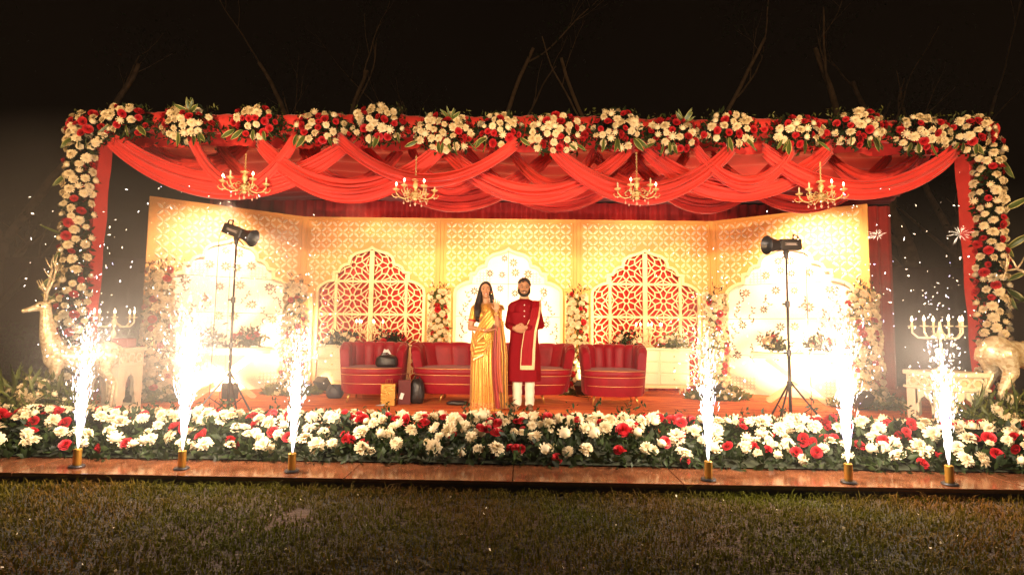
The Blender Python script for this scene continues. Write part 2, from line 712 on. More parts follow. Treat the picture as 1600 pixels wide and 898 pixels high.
def tree(loc, hgt, seed, lean, fork, label, leaves=True, r0=0.2, crown=900):
    rd = random.Random(seed)
    root = thing('tree', loc, label, 'tree', 'bare forked trees in the dark behind the stage')
    tips = []
    trunk = MB()

    def limb(mb, p, d, L, r, depth):
        pts = [p.copy()]
        rr = [r]
        k = 14
        for i in range(k):
            d = (d + Vector((rd.uniform(-1, 1), rd.uniform(-1, 1), rd.uniform(-0.3, 0.6))) * 0.12).normalized()
            p = p + d * L / k
            pts.append(p.copy())
            rr.append(r * (1 - 0.55 * (i + 1) / k))
            if depth < 3 and i >= 4 and rd.random() < 0.22:
                d2 = (d + Vector((rd.uniform(-1, 1), rd.uniform(-0.6, 0.6), rd.uniform(-0.2, 0.6))) * 0.9).normalized()
                limb(mb, p.copy(), d2, L * rd.uniform(0.35, 0.6), rr[-1] * 0.5, depth + 1)
        mb.tube(pts, rr, 7 if depth < 2 else 5, cap=False)
        tips.append(pts[-1])
        tips.append(pts[-2])
        return pts[-1], d, rr[-1]

    d = Vector((lean, 0, 1)).normalized()
    end, dd, re = limb(trunk, Vector((0, 0, -0.1)), d, hgt * fork, r0 * 1.35, 1)
    trunk.build('trunk', BARK, root, smooth='all')
    for s in (-1, 1):
        b = MB()
        limb(b, end.copy() - dd * 0.1, (dd + Vector((s * rd.uniform(0.35, 0.7), rd.uniform(-0.2, 0.2), 0.2))).normalized(), hgt * (1 - fork) * 1.25, re * 0.95, 0)
        b.build('limb', BARK, root, smooth='all')
    pts = []
    for t in tips:
        for k in range(max(2, crown // max(1, len(tips)))):
            pts.append(t + Vector((rd.gauss(0, 0.45), rd.gauss(0, 0.45), rd.gauss(0.1, 0.35))))
    leaf_cloud('crown', [tuple(p) for p in pts], 0.11, LEAF, root)
    return root


TREES = [
    (-13.6, 14.9 - 0.9, 8.5, 3, 0.10, 0.42, 'leaning bare tree at the far left edge behind the left flower post', 0.21),
    (-6.7, 16.2, 9.0, 5, 0.04, 0.55, 'slim forked tree rising behind the left end of the flower beam', 0.2),
    (-1.7, 17.5, 9.5, 8, 0.12, 0.42, 'forked tree left of centre with a bare twig, above the beam', 0.2),
    (5.6, 16.5, 9.0, 11, -0.03, 0.38, 'tree right of centre dividing in a V above the beam', 0.17),
    (11.8, 16.0, 9.5, 14, 0.02, 0.55, 'thickest pale trunk at the upper right curving left', 0.26),
    (14.5, 17.5, 9.0, 19, 0.05, 0.5, 'thin dark trunk at the far right edge of the picture', 0.18),
]
for (x, y, hg, sd, ln, fk, lb, r0) in TREES:
    tree((x, y, LAWN), hg, sd, ln, fk, lb, r0=r0)

# ------------------------------------------------------------------ backdrop panels
ARCH = [(0, 2.53), (0.05, 2.49), (0.15, 2.455), (0.28, 2.42), (0.36, 2.36), (0.395, 2.28), (0.40, 2.22), (0.47, 2.21),
        (0.54, 2.17), (0.57, 2.11), (0.58, 2.08), (0.67, 2.07), (0.672, 2.03), (0.675, 1.92), (0.74, 1.91), (0.82, 1.88),
        (0.90, 1.83), (0.95, 1.77), (0.96, 1.70), (0.961, 0.0)]


def top(x):
    x = abs(x)
    for (a, za), (b, zb) in zip(ARCH, ARCH[1:]):
        if a <= x <= b:
            return za + (zb - za) * (x - a) / max(1e-6, b - a)
    return 0.0


PW, PH = 2.5, 3.1


def panel_board(w):
    mb = MB()
    hw = w / 2
    T = 0.07
    # sides
    mb.prism([(-hw, 0.0), (-0.961, 0.0), (-0.961, 1.70), (-0.95, 1.77), (-0.95, PH), (-hw, PH)], 0, T)
    mb.prism([(0.961, 0.0), (hw, 0.0), (hw, PH), (0.95, PH), (0.95, 1.77), (0.961, 1.70)], 0, T)
    arc = [(x, z) for x, z in ARCH if x <= 0.95]
    for (a, za), (b, zb) in zip(arc, arc[1:]):
        mb.prism([(a, za), (b, zb), (b, PH), (a, PH)], 0, T)
        mb.prism([(-b, zb), (-a, za), (-a, PH), (-b, PH)], 0, T)
    return mb.mesh('board', GOLD_BOARD)


def relief_mesh(w):
    mb = MB()
    p = 0.1
    nx = int(round((w - 0.16) / p))
    x0 = -(nx * p) / 2
    for i in range(nx):
        for j in range(int((PH - 0.12 - 1.72) / p) + 1):
            x = x0 + (i + 0.5) * p
            z = PH - 0.08 - (j + 0.5) * p
            if abs(x) < 1.02 and z < top(x) + 0.10 + (0.02 if abs(x) > 0.9 else 0):
                continue
            if z < 1.78:
                continue
            s = 1 if (i + j) % 2 else -1
            a = s * PI / 4
            ca, sa = math.cos(a), math.sin(a)
            L, ww = 0.062, 0.026

            def q(u, v, d):
                return (x + u * ca - v * sa, -d, z + u * sa + v * ca)
            vs = [q(-L, 0, 0.0), q(-L * .4, -ww * .85, 0.0), q(L * .4, -ww * .85, 0.0), q(L, 0, 0), q(L * .4, ww * .85, 0), q(-L * .4, ww * .85, 0),
                  q(-L * .35, 0, 0.022), q(L * .35, 0, 0.022)]
            mb.add(vs, [(0, 1, 6), (1, 2, 7, 6), (2, 3, 7), (3, 4, 7), (4, 5, 6, 7), (5, 0, 6)])
            if (i % 2 == 0) and (j % 2 == 0):
                bx, bz = x + p / 2, z + p / 2
                mb.add([(bx - .016, 0, bz), (bx, 0, bz - .016), (bx + .016, 0, bz), (bx, 0, bz + .016), (bx, -.014, bz)],
                       [(0, 1, 4), (1, 2, 4), (2, 3, 4), (3, 0, 4)])
    return mb.mesh('relief', GOLD_RELIEF)


def clipped(mb, a, b, w, y0, y1, zmin=0.02):
    """bar from a to b kept only inside the arch"""
    a, b = Vector(a), Vector(b)
    n = max(2, int((b - a).length / 0.03))
    run = []
    for i in range(n + 1):
        p = a + (b - a) * i / n
        ok = abs(p.x) < 0.955 and zmin < p.y < top(p.x) - 0.005
        if ok:
            run.append(p)
        if (not ok or i == n) and run:
            if len(run) >= 2:
                mb.sweep([tuple(run[0]), tuple(run[-1])], w, y0, y1)
            run = []


def lattice_mesh():
    mb = MB()
    k = 0
    cells = []
    for cx in (-0.34, 0.34, -0.94, 0.94):
        for cz in (0.42, 1.02, 1.62, 2.22):
            cells.append((cx, cz))
    hx, hz = 0.30, 0.30
    for cx, cz in cells:
        def pt(r, deg):
            return (cx + r * math.cos(math.radians(deg)), cz + r * math.sin(math.radians(deg)))
        for i in range(8):
            a = 45 * i
            y = 0.012 + 0.0004 * ((k * 3 + i) % 17)
            k += 1
            clipped(mb, pt(0.055, a), pt(0.055, a + 45), 0.020, y, 0.034)
            clipped(mb, pt(0.055, a + 22.5), pt(0.165, a + 22.5), 0.020, y + .001, 0.035)
            clipped(mb, pt(0.165, a - 22.5), pt(0.225, a), 0.020, y + .002, 0.036)
            clipped(mb, pt(0.225, a), pt(0.165, a + 22.5), 0.020, y + .003, 0.037)
            if i % 2 == 0:
                clipped(mb, pt(0.225, a), pt(0.30, a), 0.020, y + .0015, 0.0345)
                clipped(mb, pt(0.30, a - 24), pt(0.225, a), 0.018, y + .0025, 0.0355)
                clipped(mb, pt(0.30, a + 24), pt(0.225, a), 0.018, y + .0035, 0.0365)
            else:
                clipped(mb, pt(0.225, a), pt(0.42, a), 0.020, y + .0007, 0.0342)
                clipped(mb, pt(0.165, a + 22.5), pt(0.36, a + 14), 0.018, y + .0017, 0.0352)
                clipped(mb, pt(0.165, a - 22.5), pt(0.36, a - 14), 0.018, y + .0027, 0.0362)
    me = mb.mesh('lattice_screen', TRIM_CREAM)
    return me


def arch_path(off=0.0, bottom=0.0):
    r = [(x + (off if x > 0.5 else off * x * 2), z + off) for x, z in ARCH]
    r[-1] = (r[-1][0], bottom)
    l = [(-x, z) for x, z in r[1:]]
    return l[::-1] + r


def trim_mesh():
    mb = MB()
    mb.sweep(arch_path(0.012), 0.05, -0.028, 0.01)
    return mb.mesh('arch_trim', TRIM_CREAM)


def flower_print(mb, x, z, r, y=-0.0015, mi=0, n=8):
    for k in range(n):
        a = 2 * PI * k / n
        c_, s_ = math.cos(a), math.sin(a)
        mb.add([(x + .15 * r * c_, y, z + .15 * r * s_), (x + .6 * r * math.cos(a - .32), y, z + .6 * r * math.sin(a - .32)),
                (x + r * c_, y, z + r * s_), (x + .6 * r * math.cos(a + .32), y, z + .6 * r * math.sin(a + .32))], [(0, 1, 2, 3)], mi)


def white_arch_parts(root, seed):
    rd = random.Random(seed)
    # leaves of the white double door, made of three boards each, with open joints
    for s in (-1, 1):
        zs = [(0.0, 0.66), (0.668, 1.30), (1.308, 1.90)]
        for a, b in zs:
            poly = [(s * 0.004, a), (s * 0.975, a), (s * 0.975, 1.80), (s * 0.91, b), (s * 0.004, b)]
            if b < 1.7:
                poly = [(s * 0.004, a), (s * 0.975, a), (s * 0.975, b), (s * 0.004, b)]
            if s < 0:
                poly = poly[::-1]
            MB().prism(poly, 0.04, 0.055).build('white_board', WHITE_BOARD, root)
        poly = [(s * 0.004, 1.908), (s * 0.90, 1.908), (s * 0.70, 1.94), (s * 0.70, 2.09), (s * 0.61, 2.11), (s * 0.58, 2.20), (s * 0.44, 2.25), (s * 0.42, 2.38),
                (s * 0.30, 2.46), (s * 0.15, 2.49), (s * 0.004, 2.55)]
        if s < 0:
            poly = poly[::-1]
        MB().prism(poly, 0.04, 0.055).build('white_board', WHITE_BOARD, root)
    pr = MB()
    y = 0.038
    spots_ = []
    for z, xs in ((2.33, (0.10,)), (2.10, (0.10, 0.34)), (1.78, (0.14, 0.62)), (1.5, (0.36,)), (1.2, (0.12, 0.7)), (0.95, (0.42,)), (0.7, (0.15, 0.8))):
        for x in xs:
            for s in (-1, 1):
                xx = s * x + rd.uniform(-.03, .03)
                zz = z + rd.uniform(-.05, .05)
                flower_print(pr, xx, zz, 0.078 + rd.uniform(-.01, .012), y, rd.choice((0, 1)))
    # vines: thin curved stalks with small leaves
    for s in (-1, 1):
        for (x, z, t) in ((0.85, 0.9, 1), (0.8, 1.25, -1), (0.7, 1.5, 1), (0.55, 1.15, -1), (0.3, 1.35, 1), (0.86, 0.5, 1), (0.3, 0.8, -1), (0.55, 0.55, 1)):
            x = s * x + rd.uniform(-.04, .04)
            z += rd.uniform(-.06, .06)
            path = [(x + 0.05 * math.sin(q * 2.2) * t * s, z + 0.07 * q) for q in range(5)]
            pr.sweep(path, 0.005, y - .0006, y + .001, mi=0)
            for q in range(1, 5):
                lx, lz = path[q]
                a = rd.uniform(0, PI)
                for sg in (-1, 1):
                    a2 = a + sg * 0.9
                    L = 0.06
                    ex, ez = lx + L * math.cos(a2), lz + L * math.sin(a2)
                    nx_, nz_ = -math.sin(a2) * .013, math.cos(a2) * .013
                    mx, mz = (lx + ex) / 2, (lz + ez) / 2
                    pr.add([(lx, y, lz), (mx + nx_, y, mz + nz_), (ex, y, ez), (mx - nx_, y, mz - nz_)], [(0, 1, 2, 3)], rd.choice((0, 0, 1)))
    pr.build('floral_print', [PRINT_DARK, PRINT_GOLD], root)
    cu = MB()
    for s in (-1, 1):
        for i in range(9):
            for j in range(5):
                x, z = 0.40 + 0.058 * i, 1.945 + 0.05 * j
                if (x > 0.62 and j > 1) or (x > 0.47 and j > 3):
                    continue
                if x > 0.64:
                    continue
                x -= 0.06
                flower_print(cu, s * x, z, 0.027, y, 0, 4)
        for i in range(7):
            for j in range(4):
                flower_print(cu, s * (0.55 + 0.058 * i), 0.10 + 0.055 * j, 0.028, y, 0, 4)
    cu.build('cutwork_strip', [mat('cutwork_shadow', (0.06, 0.04, 0.015), 0.8)], root)


board5, board4 = panel_board(PW), panel_board(2.4)
rel5, rel4 = relief_mesh(PW), relief_mesh(2.4)
latt, trim = lattice_mesh(), trim_mesh()
BACK = 9.9
CX = -0.07
wa = math.radians(38)
xw = 3.75 + 1.2 * math.cos(wa)
yw = BACK - 1.2 * math.sin(wa)
PANELS = [(CX - xw, yw, wa, 2.4, 'white', 'angled left wing panel of the gold backdrop with a white arch'),
          (CX - 2.5, BACK, 0, 2.5, 'jali', 'gold backdrop panel with red lattice arch behind the left armchair'),
          (CX, BACK, 0, 2.5, 'white', 'middle gold backdrop panel with white floral arch behind the couple'),
          (CX + 2.5, BACK, 0, 2.5, 'jali', 'gold backdrop panel with red lattice arch behind the right armchair'),
          (CX + xw, yw, -wa, 2.4, 'white', 'angled right wing panel of the gold backdrop with a white arch')]
for i, (x, y, a, w, kind, lb) in enumerate(PANELS):
    r = thing('backdrop_panel', (x, y, 0.012), lb, 'backdrop panel', 'panels of the gold stage backdrop', rz=a)
    link('board', board5 if w == 2.5 else board4, r)
    o = link('relief', rel5 if w == 2.5 else rel4, r)
    o['kind'] = 'stuff'
    link('arch_trim', trim, r)
    f = MB()
    hw = w / 2
    f.sweep([(-hw + 0.03, 0), (-hw + 0.03, PH - 0.03), (hw - 0.03, PH - 0.03), (hw - 0.03, 0)], 0.055, -0.02, -0.001)
    f.build('frame', GOLD_BOARD, r)
    for s in (-1, 1):
        MB().box((s * 1.085, -0.016, 0.85), (0.09, 0.028, 1.7)).build('pilaster', TRIM_CREAM, r)
    if kind == 'jali':
        link('lattice_screen', latt, r)
        for bx, bw, zt in ((0, 0.085, 2.49), (-0.64, 0.05, 2.05), (0.64, 0.05, 2.05)):
            MB().box((bx, 0.018, zt / 2), (bw, 0.04, zt)).build('batten', TRIM_CREAM, r)
        for bz in (0.12, 0.72, 1.32, 1.92):
            hw2 = 0.94 if bz < 1.8 else 0.66
            MB().box((0, 0.0225, bz), (hw2 * 2, 0.036, 0.042)).build('batten', TRIM_CREAM, r)
        MB().grid(lambda u, v: Vector((-1.05 + 2.1 * u, 0.11 + 0.015 * math.sin(u * 90), 0.0 + 2.75 * v)), 160, 1).build('red_cloth', RED_CLOTH, r, smooth='all')
    else:
        white_arch_parts(r, i)

# ------------------------------------------------------------------ canopy frame, cloth roof, curtain
FR = 6.8
BK = 10.55
ZT = 3.56
frame = thing('canopy_frame', (0, FR, 0), 'red cloth wrapped post and beam frame carrying the flower garlands', 'canopy frame')


def corner(px, py):
    return at(px, py, FR)


_a, _b2 = at(148, 222, FR), at(124, 500, FR)
pl_t = Vector((_a.x + (_a.x - _b2.x) * 0.2, FR, 3.72))
pl_b = Vector((_b2.x - (_a.x - _b2.x) * 0.75, FR, 0.0))
_a, _b2 = at(1519, 240, FR), at(1541, 500, FR)
pr_t = Vector((_a.x, FR, 3.68))
pr_b = Vector((_b2.x + 0.04, FR, 0.0))


def cloth_post(a, b, w, name):
    mb = MB()
    d = (b - a)
    for s in range(1):
        vs = []
        n = 24
        for i in range(n + 1):
            p = a + d * i / n - Vector((0, FR, 0))
            ww = w / 2 * (1 + 0.05 * math.sin(i * 1.3))
            for (sx, sy) in ((-1, -1), (-0.33, -1.12), (0.33, -0.95), (1, -1), (1, 1), (-1, 1)):
                vs.append((p.x + sx * ww, p.y + sy * 0.11, p.z))
        fs = []
        for i in range(n):
            for k in range(6):
                q = i * 6 + k
                q2 = i * 6 + (k + 1) % 6
                fs.append((q, q2, q2 + 6, q + 6))
        mb.add(vs, fs)
    return mb.build(name, RED_FELT, frame)


cloth_post(pl_b, pl_t, 0.30, 'post')
cloth_post(pr_b, pr_t, 0.30, 'post')


def beam_fn(u, v):
    x = -5.38 + 11.5 * u
    a = v * 2 * PI
    ph = 0.13 + 0.012 * math.sin(x * 7)
    return Vector((x, 0.14 * math.cos(a), 3.74 + 0.012 * math.sin(x * 2.3) - 0.07 + ph * math.sin(a) + 0.01 * math.sin(x * 31 + a)))


MB().grid(beam_fn, 160, 14).build('beam', RED_FELT, frame, smooth='all')
# gathered pelmet cloth under the beam
MB().grid(lambda u, v: Vector((-5.1 + 10.9 * u, 0.15 + 0.05 * math.sin(u * 120) * v, 3.68 - 0.26 * v - 0.02 * math.sin(u * 43))), 300, 4).build('pelmet', RED_FELT, frame, smooth='all')
for x0 in (-5.96, 7.44):
    MB().box((x0, BK - FR + 0.16, 1.8), (0.1, 0.1, 3.6)).build('rear_post', BLACK_METAL, frame)
MB().box((0.74, BK - FR + 0.17, 3.62), (13.5, 0.08, 0.08)).build('rear_beam', BLACK_METAL, frame)

# cloth ceiling
roof = MB()


def roof_fn(u, v):
    xa = -5.2 + 10.95 * u
    xb = -5.96 + 13.40 * u
    x = xa * (1 - v) + xb * v
    y = FR + 0.15 + (BK - FR - 0.1) * v
    z = 3.80 - 0.17 * v - 0.10 * math.sin(PI * v) + 0.04 * math.sin(v * 55) * math.sin(PI * v) - 0.06 * math.sin(PI * u * 5) ** 2
    return Vector((x, y, z))


o = roof.grid(roof_fn, 60, 90).build('cloth_ceiling', RED_DARKCLOTH, smooth='all')
mark(o, 'deep red gathered cloth ceiling stretched over the stage', 'ceiling cloth')


def curtain_fn(u, v):
    x = -5.96 + 13.40 * u
    a = u * 2 * PI * 62
    return Vector((x, BK + 0.045 * math.sin(a + 1.5 * math.sin(u * 40)) * (1 - 0.4 * v), 0.02 + 3.56 * v))


o = MB().grid(curtain_fn, 900, 6).build('back_curtain', RED_DARKCLOTH, smooth='all')
mark(o, 'deep red pleated curtain hanging behind the gold backdrop', 'curtain')

# swags: sashes crossing under the ceiling
SWAG_LABELS = []


def swag(ax, bx, ylow, Y, wid, label, ya=222, yb=222, skew=0.5, Y2=None):
    Y2 = Y2 or Y
    if Y < 7.15:
        Y = Y2 = Y - 0.42
    ya, yb = (ya - 19, yb - 19) if Y < 7 else (ya - 8, yb - 8)
    A = at(ax, ya, Y)
    B = at(bx, yb, Y2)
    Lw = at((ax + bx) / 2, ylow, (Y + Y2) / 2)
    sag = (A.z + B.z) / 2 - Lw.z
    nu, nv = 44, 46
    rd = random.Random(int(ax * 7 + bx))
    ph = [rd.uniform(0, 6) for _ in range(4)]
    mid = (A + B) / 2
    root_loc = mid

    def fn(u, v):
        # v = 0 top edge, 1 lower edge
        e = math.sin(PI * u) ** 0.55
        # shift of parabola low point
        uu = u + (skew - 0.5) * math.sin(PI * u) * 0.8
        par = 4 * u * (1 - u)
        gather = 0.19 + 0.02 * math.sin(ph[0])
        wid_ = wid * (1.12 if Y < 7.0 else 1.0)
        s = (sag - wid_) * par + v * (wid_ * par ** 0.8 + gather * (1 - par))
        s -= 0.02 * math.sin(v * 17 + ph[3]) * par
        p = A.lerp(B, u)
        fold = math.sin(v * 2 * PI * 4.3 + ph[1] + 1.1 * math.sin(u * 3 + ph[2])) * 0.6 + math.sin(v * 2 * PI * 9.1 + ph[3] + u * 4) * 0.30 + math.sin(v * 2 * PI * 15.7 + ph[0] + u * 9) * 0.16
        dy = 0.042 * fold * (0.35 + 0.65 * e) - 0.06 * math.sin(PI * v) * e
        dz = 0.012 * math.sin(v * 23 + u * 5 + ph[0]) * e
        xs = (u - 0.5) * (1 - 0.10 * math.sin(PI * u)) - 0
        return Vector((p.x + 0.03 * fold * (1 - par) + (skew - 0.5) * par * abs(B.x - A.x) * 0.25, p.y + dy, p.z - s + dz)) - root_loc

    mb = MB().grid(fn, nu, nv)
    o = mb.build('swag', RED_CLOTH, loc=root_loc, smooth='all')
    sm = o.modifiers.new('thick', 'SOLIDIFY')
    sm.thickness = 0.004
    mark(o, label, 'swag', 'red cloth swags under the cloth ceiling')
    return o


SW = [
    (168, 548, 314, 7.05, 0.30, 'long swag sweeping from the left post past the leftmost chandelier', 216, 228, 0.56),
    (225, 388, 276, 7.5, 0.26, 'short high swag crossing behind the leftmost long swag', 220, 220, 0.5),
    (342, 500, 300, 7.35, 0.26, 'narrow swag behind the leftmost chandelier', 222, 224, 0.5),
    (404, 700, 316, 6.98, 0.24, 'broad swag hanging left of the second chandelier', 228, 226, 0.5),
    (530, 806, 290, 6.88, 0.10, 'thin tight swag passing just over the second chandelier', 224, 232, 0.5),
    (566, 868, 330, 7.55, 0.30, 'lowest swag behind the second chandelier, deep in the canopy', 228, 228, 0.5),
    (688, 990, 322, 7.12, 0.24, 'swag whose low point hangs right above the couple', 232, 232, 0.47),
    (726, 1010, 332, 7.7, 0.26, 'rear swag low between the second and third chandeliers', 232, 232, 0.5),
    (856, 1146, 322, 6.98, 0.26, 'broad swag passing behind the third chandelier', 232, 234, 0.5),
    (982, 1222, 334, 7.6, 0.26, 'rear swag low between the third and fourth chandeliers', 236, 236, 0.5),
    (1004, 1300, 316, 7.1, 0.22, 'front swag right of the third chandelier', 236, 236, 0.5),
    (1112, 1392, 334, 7.55, 0.24, 'rear swag hanging lowest behind the fourth chandelier', 240, 240, 0.5),
    (1192, 1494, 316, 6.98, 0.26, 'long swag rising past the fourth chandelier to the right post', 240, 240, 0.46),
    (1286, 1440, 300, 7.4, 0.28, 'short wide swag right of the fourth chandelier', 232, 236, 0.46),
]
SW += [
    (296, 462, 306, 6.98, 0.17, 'narrow front swag crossing over the leftmost chandelier chain', 216, 224, 0.5),
    (470, 628, 300, 7.3, 0.20, 'short swag in shadow left of the second chandelier chain', 224, 228, 0.5),
    (640, 775, 304, 7.35, 0.18, 'short steep swag in shadow right of the second chandelier chain', 228, 230, 0.5),
    (800, 930, 300, 7.25, 0.18, 'short steep swag above the right half of the middle panel', 230, 232, 0.5),
    (925, 1075, 308, 7.3, 0.20, 'short swag in shadow right behind the third chandelier', 232, 234, 0.5),
    (1085, 1240, 300, 6.98, 0.16, 'narrow front swag midway between the third and fourth chandeliers', 236, 238, 0.5),
]
for s_ in SW:
    swag(s_[0], s_[1], s_[2], s_[3], s_[4], s_[5], s_[6], s_[7], s_[8])
# ------------------------------------------------------------------ flowers
def chrys_mesh(name, kind):
    mb = MB()
    rd = random.Random(kind * 11 + 3)
    rings = {0: [(18, 1.0, 0.02, 8), (16, 0.84, 0.16, 25), (13, 0.64, 0.28, 42), (9, 0.42, 0.36, 62), (6, 0.22, 0.40, 80)],
             1: [(16, 1.0, 0.0, 18), (14, 0.85, 0.2, 38), (11, 0.62, 0.36, 48), (8, 0.38, 0.46, 72)],
             2: [(20, 1.0, 0.0, -12), (16, 0.88, 0.1, 8), (12, 0.66, 0.2, 28), (9, 0.45, 0.26, 50)]}[kind]
    for n, L, z0, deg in rings:
        for k in range(n):
            a = 2 * PI * (k + rd.uniform(-.25, .25)) / n
            e = math.radians(deg + rd.uniform(-9, 9))
            l = L * rd.uniform(0.85, 1.1)
            w = 0.13 + 0.05 * L
            ca, sa = math.cos(a), math.sin(a)

            def q(r, s, h):
                return (r * ca - s * sa, r * sa + s * ca, z0 + h)
            h1 = math.sin(e) * l * 0.6
            r1 = math.cos(e) * l * 0.6
            r2 = r1 + math.cos(e - 0.5) * l * 0.4
            h2 = h1 + math.sin(e - 0.5) * l * 0.4
            mb.add([q(0.03, 0, 0), q(r1, w, h1 + .02), q(r2, w * .4, h2), q(r2, -w * .4, h2), q(r1, -w, h1 + .02), q(r1, 0, h1 - 0.05)],
                   [(0, 5, 1), (5, 2, 1), (5, 3, 2), (5, 4, 3), (0, 4, 5)])
    mb.ball((0, 0, 0.3), 0.14, 6, 4, mi=1)
    return mb.mesh(name, [PETAL_WHITE, PETAL_CORE])


def rose_mesh(name, seed):
    mb = MB()
    rd = random.Random(seed)
    for n, R, H, z0 in ((6, 0.95, 0.42, 0.0), (5, 0.74, 0.6, 0.05), (4, 0.5, 0.72, 0.12), (3, 0.27, 0.78, 0.2)):
        for k in range(n):
            a0 = 2 * PI * k / n + R * 3 + rd.uniform(-.2, .2)
            w = 1.35 * PI / n
            vs = []
            for j in range(3):
                for i in range(4):
                    a = a0 + (i / 3 - 0.5) * 2 * w
                    t = j / 2
                    r = R * (0.25 + 0.75 * t ** 0.7) * (1 - 0.10 * abs(i / 3 - 0.5) * t)
                    z = z0 + H * t * (1 - 0.22 * abs(i / 3 - 0.5) * 2 * t) - (0.10 * R if j == 2 else 0)
                    if j == 2:
                        r *= 1.12
                    vs.append((r * math.cos(a), r * math.sin(a), z))
            fs = [(j * 4 + i, j * 4 + i + 1, j * 4 + i + 5, j * 4 + i + 4) for j in range(2) for i in range(3)]
            mb.add(vs, fs)
    return mb.mesh(name, PETAL_RED, smooth='all')


def bud_mesh():
    mb = MB()
    mb.ball((0, 0, 0.35), 0.62, 9, 6, s=(1, 1, 0.85))
    for k in range(9):
        a = 2 * PI * k / 9
        mb.add([(0.3 * math.cos(a - .3), 0.3 * math.sin(a - .3), 0.15), (0.3 * math.cos(a + .3), 0.3 * math.sin(a + .3), 0.15),
                (0.85 * math.cos(a + .15), 0.85 * math.sin(a + .15), 0.55), (0.85 * math.cos(a - .15), 0.85 * math.sin(a - .15), 0.55)], [(0, 1, 2, 3)])
    return mb.mesh('white_flower', PETAL_WHITE, smooth='all')


CHR = [chrys_mesh('white_flower', 0), chrys_mesh('white_flower', 1), chrys_mesh('white_flower', 2), chrys_mesh('white_flower', 0), bud_mesh()]
ROSE = [rose_mesh('red_flower', 1), rose_mesh('red_flower', 2)]
_lf = MB()
for _s in (-1, 1):
    _lf.grid(lambda u, v: Vector((_s * 0.11 * v * math.sin(PI * min(1, u * 1.02 + .02)) ** 0.7, 0.05 * v * _s * _s - 0.10 * math.sin(u * 2.2), u)), 8, 1, mi=0)
    _lf.grid(lambda u, v: Vector((_s * (0.11 + 0.035 * v) * math.sin(PI * min(1, u * 1.02 + .02)) ** 0.7, 0.05 - 0.10 * math.sin(u * 2.2), u)), 8, 1, mi=1)
STRIPED = _lf.mesh('striped_leaf', [mat('leaf_green_heart', (0.07, 0.10, 0.02), 0.4), mat('leaf_yellow_rim', (0.42, 0.38, 0.13), 0.45)], smooth='all')


def orient(nrm, rd, tilt=0.35):
    v = Vector(nrm).normalized() + Vector((rd.gauss(0, tilt), rd.gauss(0, tilt), rd.gauss(0, tilt)))
    q = Vector((0, 0, 1)).rotation_difference(v.normalized())
    return (q.to_matrix() @ Matrix.Rotation(rd.uniform(0, 2 * PI), 3, 'Z')).to_euler()


def bloom(parent, p, nrm, rd, red=False, size=0.05, tilt=0.35):
    if red:
        o = link('red_flower', rd.choice(ROSE), parent, p, orient(nrm, rd, tilt), size * rd.uniform(0.6, 0.98))
    else:
        o = link('white_flower', rd.choice(CHR), parent, p, orient(nrm, rd, tilt), size * rd.uniform(0.72, 1.15))
    return o


def striped(parent, p, d, rd, L=0.26):
    q = Vector((0, 0, 1)).rotation_difference(Vector(d).normalized())
    e = (q.to_matrix() @ Matrix.Rotation(rd.uniform(-1.2, 1.2), 3, 'Z')).to_euler()
    return link('striped_leaf', STRIPED, parent, p, e, L * rd.uniform(0.8, 1.25))


# ---- the long flower bed along the front of the stage
def bed_h(x, y):
    t = (y - 4.36) / 1.25
    if t < 0 or t > 1:
        return 0.0
    prof = 0.07 + 0.20 * min(1, t / 0.45) ** 0.8 - 0.08 * max(0, t - 0.6) / 0.4
    return prof * (1 + 0.18 * noise.noise(Vector((x * 1.3, y * 2, 0)))) - 0.02


def bed_y(x):
    return 0.012 * x  # the lip runs very slightly askew


rd = random.Random(21)
bed = thing('flower_bed', (0, 4.9, 0), 'long bed of white chrysanthemums and red roses along the stage front', 'flower bed')
pts = []
for i in range(16500):
    x = rd.uniform(-6.4, 6.4)
    y = 4.34 + 1.3 * rd.random()
    z = bed_h(x, y) * rd.uniform(0.35, 1.02) + 0.0
    pts.append((x, y - 4.9, z))
leaf_cloud('foliage', pts, 0.075, LEAF, bed, aim=(0, -0.3, 0.5), width=0.5)
# soil and moss the stems stand in
bm_ = MB().grid(lambda u, v: Vector((-6.5 + 13 * u, -0.52 + 1.2 * v, max(0.012, bed_h(-6.5 + 13 * u, 4.38 + 1.2 * v) * 0.55 * math.sin(PI * min(1, max(0, v))) ** 0.3))), 160, 12)
bm_.build('moss', mat('floral_moss', (0.03, 0.035, 0.012), 0.95, vary=0.5, vscale=12), bed, smooth='all')
